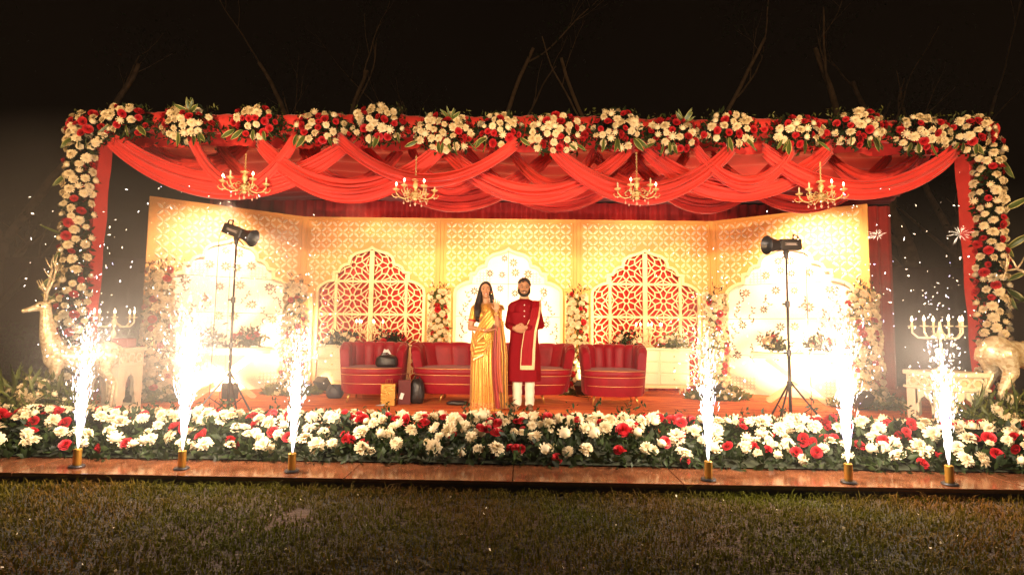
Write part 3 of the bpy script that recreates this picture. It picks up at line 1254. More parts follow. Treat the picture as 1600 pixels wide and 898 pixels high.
# taller sprigs rising from the back edge
sp = []
for i in range(52):
    x = rd.uniform(-5.6, 5.6)
    y = rd.uniform(5.2, 5.6)
    hgt = rd.uniform(0.08, 0.2)
    for k in range(14):
        sp.append((x + rd.gauss(0, .025) + 0.04 * k / 14, y - 4.9, bed_h(x, y) + hgt * k / 14))
leaf_cloud('sprigs', sp, 0.05, LEAF, bed, aim=(0, 0, 0.6))
placed = []
nw = nr = 0
tries = 0
while nw < 296 and tries < 30000:
    tries += 1
    t = rd.random() ** 0.85
    y = 4.40 + 1.18 * t
    x = rd.uniform(-1, 1) * (0.97 * y + 0.1)
    dens = 0.5 + 0.5 * noise.noise(Vector((x * 1.1, y * 1.6, 4)))
    dm = 0.098 + 0.05 * (1 - dens)
    if any((x - a) ** 2 + ((y - b) * 0.9) ** 2 < dm * dm for a, b in placed):
        continue
    placed.append((x, y))
    red = rd.random() < 0.215
    z = bed_h(x, y) * 1.0 + 0.012
    s = 0.069 if not red else 0.060
    bloom(bed, (x, y - 4.9, z), (0.0, -0.75, 0.75), rd, red, s * rd.uniform(0.85, 1.15), 0.4)
    if red:
        nr += 1
        if rd.random() < 0.45:
            bloom(bed, (x + rd.uniform(-.07, .07), y - 4.9 + rd.uniform(-.04, .04), z - 0.01), (0, -0.6, 0.8), rd, True, s * 0.85, 0.4)
    else:
        nw += 1
        if rd.random() < 0.16 and nw < 296:
            nw += 1
            bloom(bed, (x + rd.choice((-1, 1)) * rd.uniform(.05, .08), y - 4.9 + rd.uniform(-.03, .03), z - 0.015), (0, -0.7, 0.7), rd, False, s * 0.85, 0.4)


for i in range(290):
    y = rd.uniform(4.40, 5.5)
    x = rd.uniform(-1, 1) * (0.97 * y + 0.1)
    link('small_flower', ROSE[i % 2] if i % 3 == 0 else CHR[4] if i % 5 == 0 else CHR[i % 3], bed, (x, y - 4.9, bed_h(x, y) + rd.uniform(-0.03, 0.03)), orient((0, -0.7, 0.8), rd, 0.4), rd.uniform(0.034, 0.056))
bed.rotation_euler.z = SKEW
bed.location = (0, 4.9 + 0.07, 0)


# ---- garlands on posts and beam
def post_garland(A, B, side, label, n=165):
    rd = random.Random(33 + int(side))
    g = thing('flower_garland', (A.x, A.y, 0), label, 'flower garland', 'flower garlands on the canopy posts')
    org = Vector((A.x, A.y, 0))
    leaf = []
    for i in range(2600):
        t = rd.random()
        p = A.lerp(B, t) - org
        a = rd.uniform(-PI, 0.3) if side < 0 else rd.uniform(-PI - 0.3, 0)
        r = 0.145 * rd.uniform(0.5, 1.0)
        leaf.append((p.x + r * math.cos(a), p.y - 0.12 + r * math.sin(a) * 0.8, p.z))
    leaf_cloud('foliage', leaf, 0.075, LEAF, g, width=0.5)
    pl = []
    k = 0
    t_ = 0
    while k < n and t_ < 9000:
        t_ += 1
        t = rd.random()
        a = rd.uniform(-PI * 1.02, 0.02)
        p = A.lerp(B, t) - org
        q = Vector((p.x + 0.155 * math.cos(a), p.y - 0.12 + 0.19 * math.sin(a), p.z))
        if any((q - o_).length < 0.084 for o_ in pl):
            continue
        pl.append(q)
        bloom(g, q, (math.cos(a), math.sin(a), 0.25), rd, rd.random() < 0.18, 0.058, 0.25)
        k += 1
    for i in range(9):
        t = rd.uniform(0.02, 0.8)
        p = A.lerp(B, t) - org
        striped(g, (p.x + side * 0.1, p.y - 0.25, p.z), (side * rd.uniform(0.1, 1), -0.5, rd.choice((-1, -1, 0.4))), rd, 0.24)
    return g


post_garland(at(144, 205, FR - .05), at(122, 640, FR - .05), -1, 'white and red flower garland covering the left canopy post')
post_garland(at(1524, 225, FR - .05), at(1540, 660, FR - .05), 1, 'white and red flower garland covering the right canopy post')

CL = [(142, 205, 60, 50, 'corner flower cluster above the left canopy post'),
      (200, 190, 70, 40, 'flower cluster nearest the left corner of the beam'),
      (296, 197, 84, 52, 'mostly white flower cluster with long leaves, third from left corner'),
      (404, 195, 78, 46, 'mostly red flower cluster above the leftmost chandelier'),
      (503, 203, 86, 46, 'flower cluster on the beam between the first and second chandeliers, paler of two'),
      (592, 197, 88, 54, 'dense red and white flower cluster just left of the second chandelier'),
      (694, 210, 96, 56, 'white flower cluster with a leafy crown just right of the second chandelier'),
      (782, 207, 74, 46, 'flower cluster on the beam above the woman and man'),
      (872, 212, 96, 58, 'large white flower cluster with hanging leaves right of the couple'),
      (962, 205, 82, 56, 'flower cluster topped by one large white bloom near the third chandelier'),
      (1050, 213, 84, 52, 'pale drooping flower cluster just right of the third chandelier'),
      (1138, 206, 82, 50, 'scattered white and red flower cluster midway between third and fourth chandeliers'),
      (1243, 210, 84, 48, 'rounded flower cluster left above the fourth chandelier'),
      (1338, 203, 86, 52, 'flower cluster with a high red tip right above the fourth chandelier'),
      (1436, 213, 92, 54, 'wide flower cluster near the right end of the beam'),
      (1512, 212, 74, 56, 'corner flower cluster above the right canopy post')]
for ci, (px, py, w, h, lb) in enumerate(CL):
    rd = random.Random(100 + ci)
    c0 = at(px, py, FR - 0.2)
    g = thing('flower_cluster', c0, lb, 'flower cluster', 'flower clusters along the canopy beam')
    sx, sz = w / 118 / 2 * 0.86, h / 118 / 2 * 0.98
    leaf = []
    for i in range(520):
        a, e = rd.uniform(0, 2 * PI), math.sqrt(rd.random())
        x, z = sx * 1.12 * e * math.cos(a), sz * 1.1 * e * math.sin(a)
        leaf.append((x, rd.uniform(-0.16, 0.12) * (1 - 0.6 * e), z))
    leaf_cloud('foliage', leaf, 0.075, LEAF, g, aim=(0, -0.4, 0), width=0.45)
    wild = [(rd.uniform(-1, 1) * sx * 1.05, rd.uniform(-.05, .1), sz * rd.uniform(0.8, 1.25)) for i in range(46)]
    leaf_cloud('sprigs', wild, 0.05, LEAF_LIGHT, g, aim=(0, 0, 0.7), width=0.3)
    pl = []
    pr_ = 0.58 if ci in (3,) else (0.18 if ci in (2, 6, 8) else 0.34)
    tr = 0
    while len(pl) < 36 and tr < 2500:
        tr += 1
        a, e = rd.uniform(0, 2 * PI), rd.random() ** 0.5
        x, z = sx * e * math.cos(a), sz * e * math.sin(a)
        if any((x - q[0]) ** 2 + (z - q[1]) ** 2 < 0.070 ** 2 for q in pl):
            continue
        pl.append((x, z))
        y = -0.20 * math.sqrt(max(0, 1 - e * e)) - 0.02
        bloom(g, (x, y, z), (x / sx * 0.8, -0.9, z / sz * 0.6 + 0.15), rd, rd.random() < pr_, 0.057, 0.3)
    for i in range(rd.randint(3, 6)):
        a = rd.uniform(-0.9, 0.9)
        striped(g, (sx * a, -0.14, -sz * 0.6), (a + rd.gauss(0, .3), -0.35, -1), rd, 0.19)
    if ci in (2, 6, 10):
        for i in range(6):
            a = rd.uniform(0.3, 2.8)
            striped(g, (sx * 0.3, -0.16, sz * 0.5), (math.cos(a), -0.5, math.sin(a)), rd, 0.16)
# sparse greenery threaded between the clusters
g = thing('leaf_garland', (0, FR, 3.5), 'thin green leaf garland with a few red roses running along the beam between clusters', 'garland')
lf = []
rd = random.Random(5)
for i in range(1500):
    px = rd.uniform(150, 1515)
    p = at(px, 203 + 0.007 * (px - 150) + rd.gauss(0, 8), FR - 0.22 - rd.random() * 0.05) - Vector((0, FR, 3.5))
    lf.append(tuple(p))
leaf_cloud('foliage', lf, 0.07, LEAF, g, aim=(0, -.3, 0))
for i in range(34):
    px = rd.uniform(160, 1505)
    p = at(px, 206 + 0.007 * (px - 150) + rd.gauss(0, 11), FR - 0.28) - Vector((0, FR, 3.5))
    bloom(g, p, (0, -1, 0.1), rd, True, 0.045)


# ---- flower pillars standing before the backdrop
def flower_pillar(px, Y, ztop, rad, label, n=54, bush=0.35, seed=1, base=True):
    rd = random.Random(seed)
    x0 = at(px, 600, Y).x
    g = thing('flower_pillar', (x0, Y, 0.012), label, 'flower pillar', 'flower pillars before the gold backdrop')
    MB().tube([(0, 0, 0), (0, 0, ztop - 0.1)], 0.02, 8).lathe([(0.16, 0), (0.16, 0.012), (0.02, 0.03)]).build('stand', GOLD_METAL, g)
    leaf = []
    for i in range(900):
        t = rd.random()
        r = 0.93 * rad * (1 - 0.25 * t) * rd.uniform(0.3, 1.02)
        a = rd.uniform(0, 2 * PI)
        leaf.append((r * math.cos(a), r * math.sin(a), 0.1 + (ztop - 0.1) * t))
    leaf_cloud('foliage', leaf, 0.08, LEAF_LIGHT, g, width=0.45)
    sp = [(rd.gauss(0, rad * .5), rd.gauss(0, rad * .4), ztop + rd.uniform(-.1, .14)) for i in range(60)]
    leaf_cloud('sprigs', sp, 0.07, LEAF, g, aim=(0, 0, .8), width=0.3)
    pl = []
    tr = 0
    n = int(n * 1.9)
    while len(pl) < n and tr < 9000:
        tr += 1
        t = rd.random()
        a = rd.uniform(-PI * 1.1, 0.1)
        r = rad * (1 - 0.25 * t)
        q = Vector((r * math.cos(a), r * math.sin(a), 0.12 + (ztop - 0.12) * t))
        if any((q - o_).length < 0.078 for o_ in pl):
            continue
        pl.append(q)
        bloom(g, q, (math.cos(a), math.sin(a), 0.3), rd, rd.random() < 0.16, 0.062, 0.25)
    if base:
        lf2 = []
        for i in range(1100):
            a, e = rd.uniform(0, 2 * PI), rd.random() ** 0.5
            lf2.append((bush * e * math.cos(a) * 1.25, -0.05 + bush * 0.7 * e * math.sin(a), rd.random() * 0.32 * (1.1 - e)))
        leaf_cloud('base_foliage', lf2, 0.085, LEAF_LIGHT, g, aim=(0, -.2, .5))
        for i in range(14):
            a, e = rd.uniform(-PI, 0), rd.uniform(0.3, 1)
            bloom(g, (bush * 1.2 * e * math.cos(a), -0.05 + bush * 0.7 * e * math.sin(a), 0.34 * (1.08 - e)), (math.cos(a) * .5, -0.7, 0.6), rd, False, 0.05)
    return g


flower_pillar(243, 8.05, 1.9, 0.23, 'flower pillar at the outer end of the left wing panel', 60, 0.42, 1)
flower_pillar(457, 8.9, 1.78, 0.21, 'flower pillar between the left wing and left lattice panel', 56, 0.36, 2)
flower_pillar(684, 9.35, 1.72, 0.19, 'flower pillar rising behind the left half of the sofa', 50, 0.25, 3)
flower_pillar(901, 9.35, 1.68, 0.19, 'flower pillar between the sofa and the right armchair', 50, 0.25, 4)
flower_pillar(1119, 8.9, 1.68, 0.20, 'flower pillar between the right lattice and right wing panel', 56, 0.40, 5)
flower_pillar(1352, 8.1, 1.7, 0.24, 'flower pillar at the outer end of the right wing panel', 60, 0.46, 6)


# ------------------------------------------------------------------ spark fountains
def streaks(P0, P1, r):
    """thin three-sided spindles from P0 to P1"""
    P0, P1 = np.asarray(P0), np.asarray(P1)
    n = len(P0)
    d = P1 - P0
    L = np.linalg.norm(d, axis=1)[:, None] + 1e-6
    d = d / L
    h = np.tile(np.array([[0.31, 0.87, 0.38]]), (n, 1))
    s = np.cross(d, h)
    s /= np.linalg.norm(s, axis=1)[:, None] + 1e-9
    t = np.cross(d, s)
    r = np.asarray(r).reshape(-1, 1)
    mid = P0 + (P1 - P0) * 0.6
    ring = [mid + r * (s * math.cos(a) + t * math.sin(a)) for a in (0, 2.094, 4.189)]
    V = np.stack([P0, *ring, P1], 1).reshape(-1, 3)
    b = (np.arange(n) * 5)[:, None]
    F = np.concatenate([b + [[0, 2, 1]], b + [[0, 3, 2]], b + [[0, 1, 3]], b + [[4, 1, 2]], b + [[4, 2, 3]], b + [[4, 3, 1]]])
    return V, F


def fountain(px, py, label, power=1.0, n=1500, lean=0.0, seed=0, watts=60, far=1.0):
    rr = np.random.default_rng(seed + 50)
    Y = 1.08 * 850 / (py - 515 - (px - 800) * math.tan(ROLL))
    Y = min(Y, 4.25)
    base = at(px, py, Y)
    base.z = 0.003
    f = thing('spark_fountain', base, label, 'spark fountain', 'cold spark fountains along the stage lip')
    mb = MB().lathe([(0.0, 0), (0.052, 0.0), (0.055, 0.006), (0.05, 0.014), (0.0, 0.015)], n=20)
    mb.build('base', BLACK_PLASTIC, f)
    MB().lathe([(0.026, 0.012), (0.028, 0.016), (0.028, 0.133), (0.024, 0.137), (0.017, 0.137), (0.016, 0.12)], n=20).build('tube', mat('gold_foil_tube', (0.62, 0.36, 0.06), 0.3, metal=0.7), f, smooth=True)
    g = 9.8
    T0, dt = rr.random(n), 0.02
    v0 = (2.6 + 2.1 * rr.random(n) ** 0.8) * power
    th = np.abs(rr.normal(size=n)) * 0.055 + 0.015 * rr.random(n)
    az = rr.random(n) * 2 * PI
    vx, vy, vz = v0 * np.sin(th) * np.cos(az) + lean, v0 * np.sin(th) * np.sin(az), v0 * np.cos(th)
    tt = T0 ** 1.4 * (v0 / g) * 0.98

    def pos(t):
        return np.stack([vx * t + 0.004 * np.cos(az), vy * t, 0.137 + vz * t - 0.5 * g * t * t], 1)
    P0 = pos(tt)
    P1 = pos(tt + dt * (0.35 + 1.3 * rr.random(n)))
    r = 0.0013 + 0.0020 * rr.random(n) * (0.5 + T0)
    V1, F1 = streaks(P0, P1, r)
    # crackling dots above
    m_ = int(80 * far)
    hgt = 0.65 + 1.15 * rr.random(m_) ** 1.3 * far
    a2 = rr.random(m_) * 2 * PI
    rad = (0.05 + 0.30 * rr.random(m_) ** 1.5) * (0.4 + 0.65 * hgt)
    Q0 = np.stack([rad * np.cos(a2) + lean * 0.3, rad * np.sin(a2) * 0.7, hgt * power], 1)
    Q1 = Q0 + rr.normal(size=(m_, 3)) * 0.008 + np.array([0, 0, -0.012])
    V2, F2 = streaks(Q0, Q1, 0.002 + 0.005 * rr.random(m_) ** 5)
    V = np.concatenate([V1, V2])
    F = np.concatenate([F1, F2 + len(V1)])
    me = tri_mesh('sparks', V, F, [SPARK, SPARK_V, SPARK_W])
    mi = rr.choice([0, 0, 0, 1, 2], size=n + m_)
    mi_f = np.concatenate([np.tile(mi[:n], 6), np.tile(mi[n:], 6)])
    me.polygons.foreach_set('material_index', mi_f.astype(np.int32))
    o = link('sparks', me, f)
    o['kind'] = 'stuff'
    point('spark_glow', base + Vector((0, 0.12, 0.95)), watts * 1.35, (1.0, 0.80, 0.62), 0.16)
    return f


fountain(120, 724, 'leftmost spark fountain, shooting up before the left deer', 0.98, 900, 0.03, 1, 48)
fountain(284, 727, 'second spark fountain from the left, before the left wing panel', 1.04, 1150, 0.02, 2, 70, 1.3)
fountain(456, 731, 'third spark fountain from the left, before the left armchair side', 0.95, 850, 0.03, 3, 48)
fountain(1107, 744, 'third spark fountain from the right, right of the right armchair', 0.95, 850, 0.02, 4, 48)
fountain(1326, 748, 'second spark fountain from the right, before the right wing panel', 1.03, 1150, -0.02, 5, 70, 1.3)
fountain(1484, 751, 'rightmost spark fountain, shooting up before the right pedestal', 0.93, 850, -0.03, 6, 48)


def spark_burst(px, py, Y, R, label, seed):
    rr = np.random.default_rng(seed)
    c = at(px, py, Y)
    n = 34
    d = rr.normal(size=(n, 3))
    d /= np.linalg.norm(d, axis=1)[:, None]
    r0 = rr.random(n)[:, None] * R * 0.4
    V, F = streaks(d * r0, d * (r0 + R * (0.3 + 0.6 * rr.random((n, 1)))), np.full(n, 0.0008))
    o = link('spark_burst', tri_mesh('spark_burst', V, F, SPARK_W), loc=c)
    mark(o, label, 'spark', 'star shaped spark bursts in the air')
    return o


spark_burst(1500, 365, 5.0, 0.10, 'star shaped spark burst glowing in the air beside the right post', 2)
spark_burst(1371, 367, 5.0, 0.08, 'small star shaped spark burst at the right edge of the backdrop', 3)
# stray sparks drifting between the fountains
rr = np.random.default_rng(9)
Q = []
for (cx, cy, sx, sy, k) in ((75, 400, 60, 75, 34), (185, 370, 30, 60, 22), (270, 300, 40, 50, 9), (300, 400, 60, 60, 60), (480, 370, 30, 60, 24),
                            (1310, 400, 45, 50, 64), (1440, 400, 70, 60, 40), (1490, 300, 30, 60, 10), (1440, 470, 50, 50, 40), (140, 470, 40, 60, 70),
                            (470, 470, 35, 50, 40), (1120, 480, 30, 40, 30), (1500, 520, 40, 50, 30)):
    for i in range(int(k * 0.4)):
        p = at(rr.normal(cx, sx * 0.6), rr.normal(cy, sy * 0.6), rr.uniform(4.0, 5.2))
        Q.append(tuple(p))
Q = np.array(Q)
V, F = streaks(Q, Q + rr.normal(size=Q.shape) * 0.012, 0.002 + 0.005 * rr.random(len(Q)) ** 5)
o = link('stray_sparks', tri_mesh('stray_sparks', V, F, SPARK_W))
mark(o, 'tiny stray sparks drifting in the air around the spark fountains', 'sparks', kind='stuff')

# ------------------------------------------------------------------ floor lights washing the backdrop
HOT = (1.0, 0.60, 0.32)


def floor_light(x, y, aim, watts, label, ang=100, visible=True):
    a = math.atan2(-(aim[0] - x), aim[1] - y)
    f = thing('floor_light', (x, y, 0.012), label, 'floor light', 'black floor lights aimed up at the backdrop', rz=a)
    R = Matrix.Rotation(math.radians(38), 3, 'X')
    MB().rbox((0, 0, 0.15), (0.22, 0.14, 0.20), 0.012, 2, rot=R).build('housing', BLACK_PLASTIC, f)
    y2 = MB()
    y2.tube([(-0.13, 0, 0.15), (-0.13, 0, 0.01), (0.13, 0, 0.01), (0.13, 0, 0.15)], 0.008, 6)
    y2.build('yoke', BLACK_METAL, f)
    n = R @ Vector((0, 1, 0))
    MB().rbox(Vector((0, 0, 0.15)) + n * 0.072, (0.18, 0.004, 0.16), 0.002, 1, rot=R).build('lamp_glass', emit('lamp_glass', (1, 0.72, 0.4), 4.0), f)
    w = Matrix.Rotation(a, 3, 'Z') @ (Vector((0, 0, 0.15)) + n * 0.10) + Vector((x, y, 0))
    spot('floor_wash', w, aim, watts, HOT, ang, 0.9, 0.07)
    return f


floor_light(at(365, 612, 8.0).x, 7.9, (-4.6, 9.2, 1.0), 1000, 'black floor light behind the left light stand, facing the left wing', 110)
floor_light(-3.1, 9.05, (-2.7, 9.9, 1.5), 180, 'black floor light hidden beside the left cream cabinet', 120)
floor_light(-0.1, 8.75, (-0.07, 9.9, 1.2), 230, 'black floor light hidden behind the middle of the sofa', 125)
floor_light(1.16, 8.85, (1.9, 9.9, 1.5), 180, 'black floor light beside the right armchair, below the flower pillar', 120)
floor_light(3.25, 8.75, (3.0, 9.9, 1.2), 220, 'black floor light behind the bushy foot of the right middle flower pillar', 120)
floor_light(4.95, 7.75, (4.5, 8.9, 1.0), 900, 'black floor light at the right wing panel, behind a spark fountain', 110)
# ------------------------------------------------------------------ furniture
def tub_seat(name, loc, hw, hd, label, cat, rz=0.0, ex=2.6, chans=11, group=None, H=0.86):
    root = thing(name, loc, label, cat, group, rz)

    def ring(a, sx, sy, e=ex):
        c, s = math.cos(a), math.sin(a)
        r = (abs(c) ** e + abs(s) ** e) ** (-1 / e)
        return sx * r * c, sy * r * s

    # upholstered base, bulging front
    def base_fn(u, v):
        a = u * 2 * PI
        z = 0.13 + 0.27 * v
        k = 0.90 + 0.08 * v + 0.015 * math.sin(PI * v)
        x, y = ring(a, hw * k, hd * k)
        return Vector((x, y, z))
    mb = MB().grid(base_fn, 56, 6, closed_u=True)
    n = 56
    mb.add([ring(2 * PI * i / n, hw * .90, hd * .90) + (0.13,) for i in range(n)], [tuple(range(n))[::-1]])
    mb.build('base', VELVET, root, smooth='all')

    def cush(u, v):
        a = u * 2 * PI
        t = v
        k = 0.985 + 0.02 * math.sin(PI * min(1, t * 2)) if t < 0.5 else (1 - ((t - 0.5) / 0.5) ** 2.2) * 0.985 + 0.001
        z = 0.405 + 0.085 * min(1, t * 2) if t < 0.5 else 0.49 + 0.02 * math.sin((t - 0.5) * PI)
        x, y = ring(a, hw * k, hd * k)
        return Vector((x, y, z))
    MB().grid(cush, 56, 12, closed_u=True).build('seat', VELVET, root, smooth='all')
    for z, k in ((0.402, 0.99), (0.492, 0.985), (0.275, 0.955)):
        pts = [Vector(ring(PI + PI * i / 40, hw * k, hd * k) + (z,)) for i in range(41)]
        if z == 0.275:
            pts = pts[8:33]
        MB().tube(pts, 0.0055, 6).build('piping', PIPING, root, smooth='all')
    # channelled shell wrapping back and arms
    a0, a1 = math.radians(-28), math.radians(208)

    def shell(u, v):
        a = a0 + (a1 - a0) * u
        edge = min(u, 1 - u)
        Ht = H - 0.10 * max(0, 1 - edge / 0.13) ** 2
        th = 0.11
        sc = abs(math.sin(PI * chans * u))
        cyc = v * 2 * PI
        # profile loop: outer up, over, inner down
        if v < 0.42:
            t = v / 0.42
            z = 0.16 + (Ht - 0.20) * t
            k = 0.0
        elif v < 0.58:
            t = (v - 0.42) / 0.16
            z = Ht - 0.04 + 0.045 * math.sin(PI * t) * (0.6 + 0.4 * sc ** .5)
            k = t
        else:
            t = 1 - (v - 0.58) / 0.42
            z = 0.16 + (Ht - 0.20) * t
            k = 1.0
        fl = 0.93 + 0.13 * (z / H)
        x, y = ring(a, hw * fl, hd * fl)
        x2, y2 = ring(a, hw * fl - th - 0.0, hd * fl - th)
        bul = 0.030 * sc ** 0.6 * (1 if z > 0.45 else 0.3) * (1 if v > 0.5 else 0.25)
        r = Vector((x, y, 0)).lerp(Vector((x2, y2, 0)), k)
        nrm = Vector((x, y, 0)).normalized()
        r = r + nrm * (-bul if v > 0.5 else bul * .4)
        return Vector((r.x, r.y, z))
    mb = MB().grid(shell, chans * 10, 22)
    # close the two arm fronts
    for e in (0, 1):
        loop = [shell(e, j / 22) for j in range(23)]
        mb.add(loop, [tuple(range(23)) if e == 0 else tuple(range(22, -1, -1))])
    mb.build('backrest', VELVET, root, smooth=50)
    for sx in (-1, 1):
        for sy in (-1, 1):
            x, y = sx * hw * 0.62, sy * hd * 0.6
            MB().tube([(x, y, 0.14), (x + sx * 0.035, y + sy * 0.03, 0.0)], [0.02, 0.011], 10).build('leg', GOLD_METAL, root, smooth='all')
    return root


def gx(px, Y):
    return at(px, 600, Y).x


FZ = 0.012
tub_seat('armchair', (gx(583, 8.2), 8.25, FZ), 0.475, 0.41, 'crimson velvet tub armchair on the left with a black handbag on its seat', 'armchair', 0.04, group='crimson velvet tub armchairs')
tub_seat('armchair', (gx(957, 8.2), 8.2, FZ), 0.475, 0.41, 'empty crimson velvet tub armchair on the right', 'armchair', -0.03, group='crimson velvet tub armchairs')
tub_seat('sofa', (gx(770, 8.3), 8.35, FZ), 1.18, 0.43, 'long crimson velvet curved sofa standing behind the couple', 'sofa', 0.0, ex=4.2, chans=19)

# bags
BAGBLK = mat('black_leather', (0.02, 0.017, 0.016), 0.35, bump=0.3, bscale=50)


def lump(name, dims, m, seed, loc=None, label=None, cat=None, root=None, sub=3, amp=0.16, flat=True):
    bm = bmesh.new()
    bmesh.ops.create_icosphere(bm, subdivisions=sub, radius=1)
    for v in bm.verts:
        p = v.co.copy()
        k = 1 + amp * noise.noise(p * 1.6 + Vector((seed, 0, 0))) + amp * .5 * noise.noise(p * 4 + Vector((0, seed, 0)))
        q = Vector((math.copysign(abs(p.x) ** .8, p.x) * dims[0], math.copysign(abs(p.y) ** .8, p.y) * dims[1], math.copysign(abs(p.z) ** .8, p.z) * dims[2])) * k
        if flat and q.z < -dims[2] * 0.75:
            q.z = -dims[2] * 0.75
        v.co = q + Vector((0, 0, dims[2] * 0.75))
    me = bpy.data.meshes.new(name)
    bm.to_mesh(me)
    bm.free()
    me.materials.append(m)
    me.polygons.foreach_set('use_smooth', [True] * len(me.polygons))
    return me


h = thing('handbag', (gx(600, 7.95), 8.05, FZ + 0.51), 'slumped black leather handbag lying on the left armchair seat', 'handbag')
link('pouch', lump('pouch', (0.17, 0.10, 0.10), BAGBLK, 3, None, None, None), h)
MB().tube([(-0.10, 0, 0.12), (-0.06, -0.03, 0.19), (0.02, -0.03, 0.20), (0.08, -0.02, 0.14), (0.13, -0.08, 0.02)], 0.009, 8).build('strap', BAGBLK, h, smooth='all')
for i, (x, a) in enumerate(((-0.04, 0.4), (0.03, -0.5))):
    R = Matrix.Rotation(a, 3, 'Y') @ Matrix.Rotation(0.3, 3, 'X')
    o = MB().box((x, 0.03, 0.19), (0.05, 0.003, 0.13), rot=R).build('paper_slip', mat('white_paper', (0.8, 0.78, 0.72), 0.7), h)

h = thing('gift_bag', (gx(609, 7.75), 7.7, FZ), 'shiny gold paper gift bag standing before the left armchair', 'gift bag')
MB().box((0, 0, 0.15), (0.19, 0.10, 0.30), taper=1.04).build('bag_body', mat('gold_foil_paper', (0.42, 0.22, 0.04), 0.3, metal=0.6, bump=0.5, bscale=40), h)
for s in (-1, 1):
    MB().tube([(-0.04, s * 0.045, 0.29), (-0.03, s * 0.05, 0.36), (0.03, s * 0.05, 0.36), (0.04, s * 0.045, 0.29)], 0.003, 5).build('handle', GOLD_METAL, h)
h = thing('paper_bag', (gx(632, 7.85), 7.85, FZ), 'dark maroon carrier bag with a white tag beside the gold gift bag', 'carrier bag')
MB().box((0, 0, 0.17), (0.17, 0.09, 0.34), taper=1.02, rot=0.25).build('bag_body', mat('maroon_paper', (0.12, 0.012, 0.012), 0.5), h)
MB().box((-0.02, -0.075, 0.12), (0.05, 0.003, 0.09), rot=Matrix.Rotation(0.3, 3, 'Y')).build('tag', MATS['white_paper'], h)
MB().tube([(-0.07, 0, 0.33), (-0.03, 0, 0.42), (0.05, 0, 0.42), (0.07, 0, 0.33)], 0.006, 5).build('handle', MATS['maroon_paper'], h)
h = thing('backpack', (gx(652, 7.95), 7.95, FZ), 'tall black bag leaning at the left end of the sofa', 'backpack')
link('bag_body', lump('bag_body', (0.11, 0.09, 0.20), BAGBLK, 8, None, None), h)
MB().tube([(-0.04, -0.02, 0.30), (-0.02, -0.04, 0.39), (0.04, -0.04, 0.38), (0.05, -0.02, 0.29)], 0.01, 6).build('strap', BAGBLK, h, smooth='all')
h = thing('drum_bag', (gx(522, 8.4), 8.45, FZ), 'round dark blue bag on the carpet left of the left armchair', 'bag')
link('bag_body', lump('bag_body', (0.13, 0.10, 0.12), mat('navy_nylon', (0.03, 0.035, 0.06), 0.5), 12, None, None, amp=0.08), h)
MB().tube([(-0.06, -0.08, 0.12), (0.0, -0.12, 0.2), (0.06, -0.08, 0.12)], 0.008, 6).build('strap', BAGBLK, h)
o = MB().grid(lambda u, v: Vector((-0.06 + 0.12 * u, -0.04 + 0.08 * v, 0.004 + 0.02 * u * v)), 4, 3).build('crumpled_paper', MATS['white_paper'], loc=(gx(597, 7.7), 7.62, 0.016))
mark(o, 'scrap of white paper on the carpet left of the gold gift bag', 'paper')
o = link('black_cloth_bag', lump('black_cloth_bag', (0.15, 0.06, 0.035), BAGBLK, 5, None, None), loc=(gx(716, 7.9), 7.8, 0.016))
mark(o, 'flat black pouch on the carpet under the sofa edge near the woman', 'pouch')


# cream sideboards before the lattice arches
def sideboard(px, label):
    Y = 9.3
    x = gx(px, Y)
    r = thing('sideboard', (x, Y, FZ), label, 'sideboard', 'cream sideboards before the lattice arches')
    MB().rbox((0, 0, 0.47), (1.50, 0.36, 0.58), 0.008, 1).build('cabinet_body', CREAM_PAINT, r)
    MB().rbox((0, 0, 0.775), (1.56, 0.40, 0.03), 0.006, 1).build('top', CREAM_PAINT, r)
    MB().box((0, 0.0, 0.155), (1.46, 0.34, 0.05)).build('plinth', TRIM_CREAM, r)
    for sx in (-1, 1):
        for sy in (-1, 1):
            MB().tube([(sx * .68, sy * .14, 0.13), (sx * .69, sy * .15, 0.0)], [0.022, 0.014], 8).build('leg', CREAM_PAINT, r)
    for i in range(3):
        for j in range(3):
            f = MB().rbox((-0.49 + 0.49 * i, -0.19, 0.28 + 0.187 * j), (0.462, 0.022, 0.168), 0.006, 1).build('drawer', CREAM_PAINT, r)
            MB().ball((-0.49 + 0.49 * i, -0.21, 0.28 + 0.187 * j), 0.013, 8, 5).build('knob', GOLD_METAL, f)
    return r


sideboard(569, 'cream drawer sideboard partly hidden behind the left armchair')
sideboard(1003, 'cream drawer sideboard partly hidden behind the right armchair')


def arrangement(loc, w, n, label, red=0.4, seed=1, lf=LEAF, d=0.12, hh=0.16):
    rd = random.Random(seed)
    g = thing('flower_arrangement', loc, label, 'flower arrangement', 'low flower arrangements on tables')
    leaf = [(rd.gauss(0, w * .42), rd.gauss(0, d * .5), abs(rd.gauss(0.02, hh * .5))) for i in range(420)]
    leaf_cloud('foliage', leaf, 0.085, lf, g, aim=(0, -.2, .5), width=0.4)
    for i in range(n):
        x = rd.uniform(-w, w)
        bloom(g, (x, rd.uniform(-d, 0), 0.05 + rd.random() * hh * (1 - abs(x / w) * .5)), (x, -0.8, 0.5), rd, rd.random() < red, 0.055)
    return g


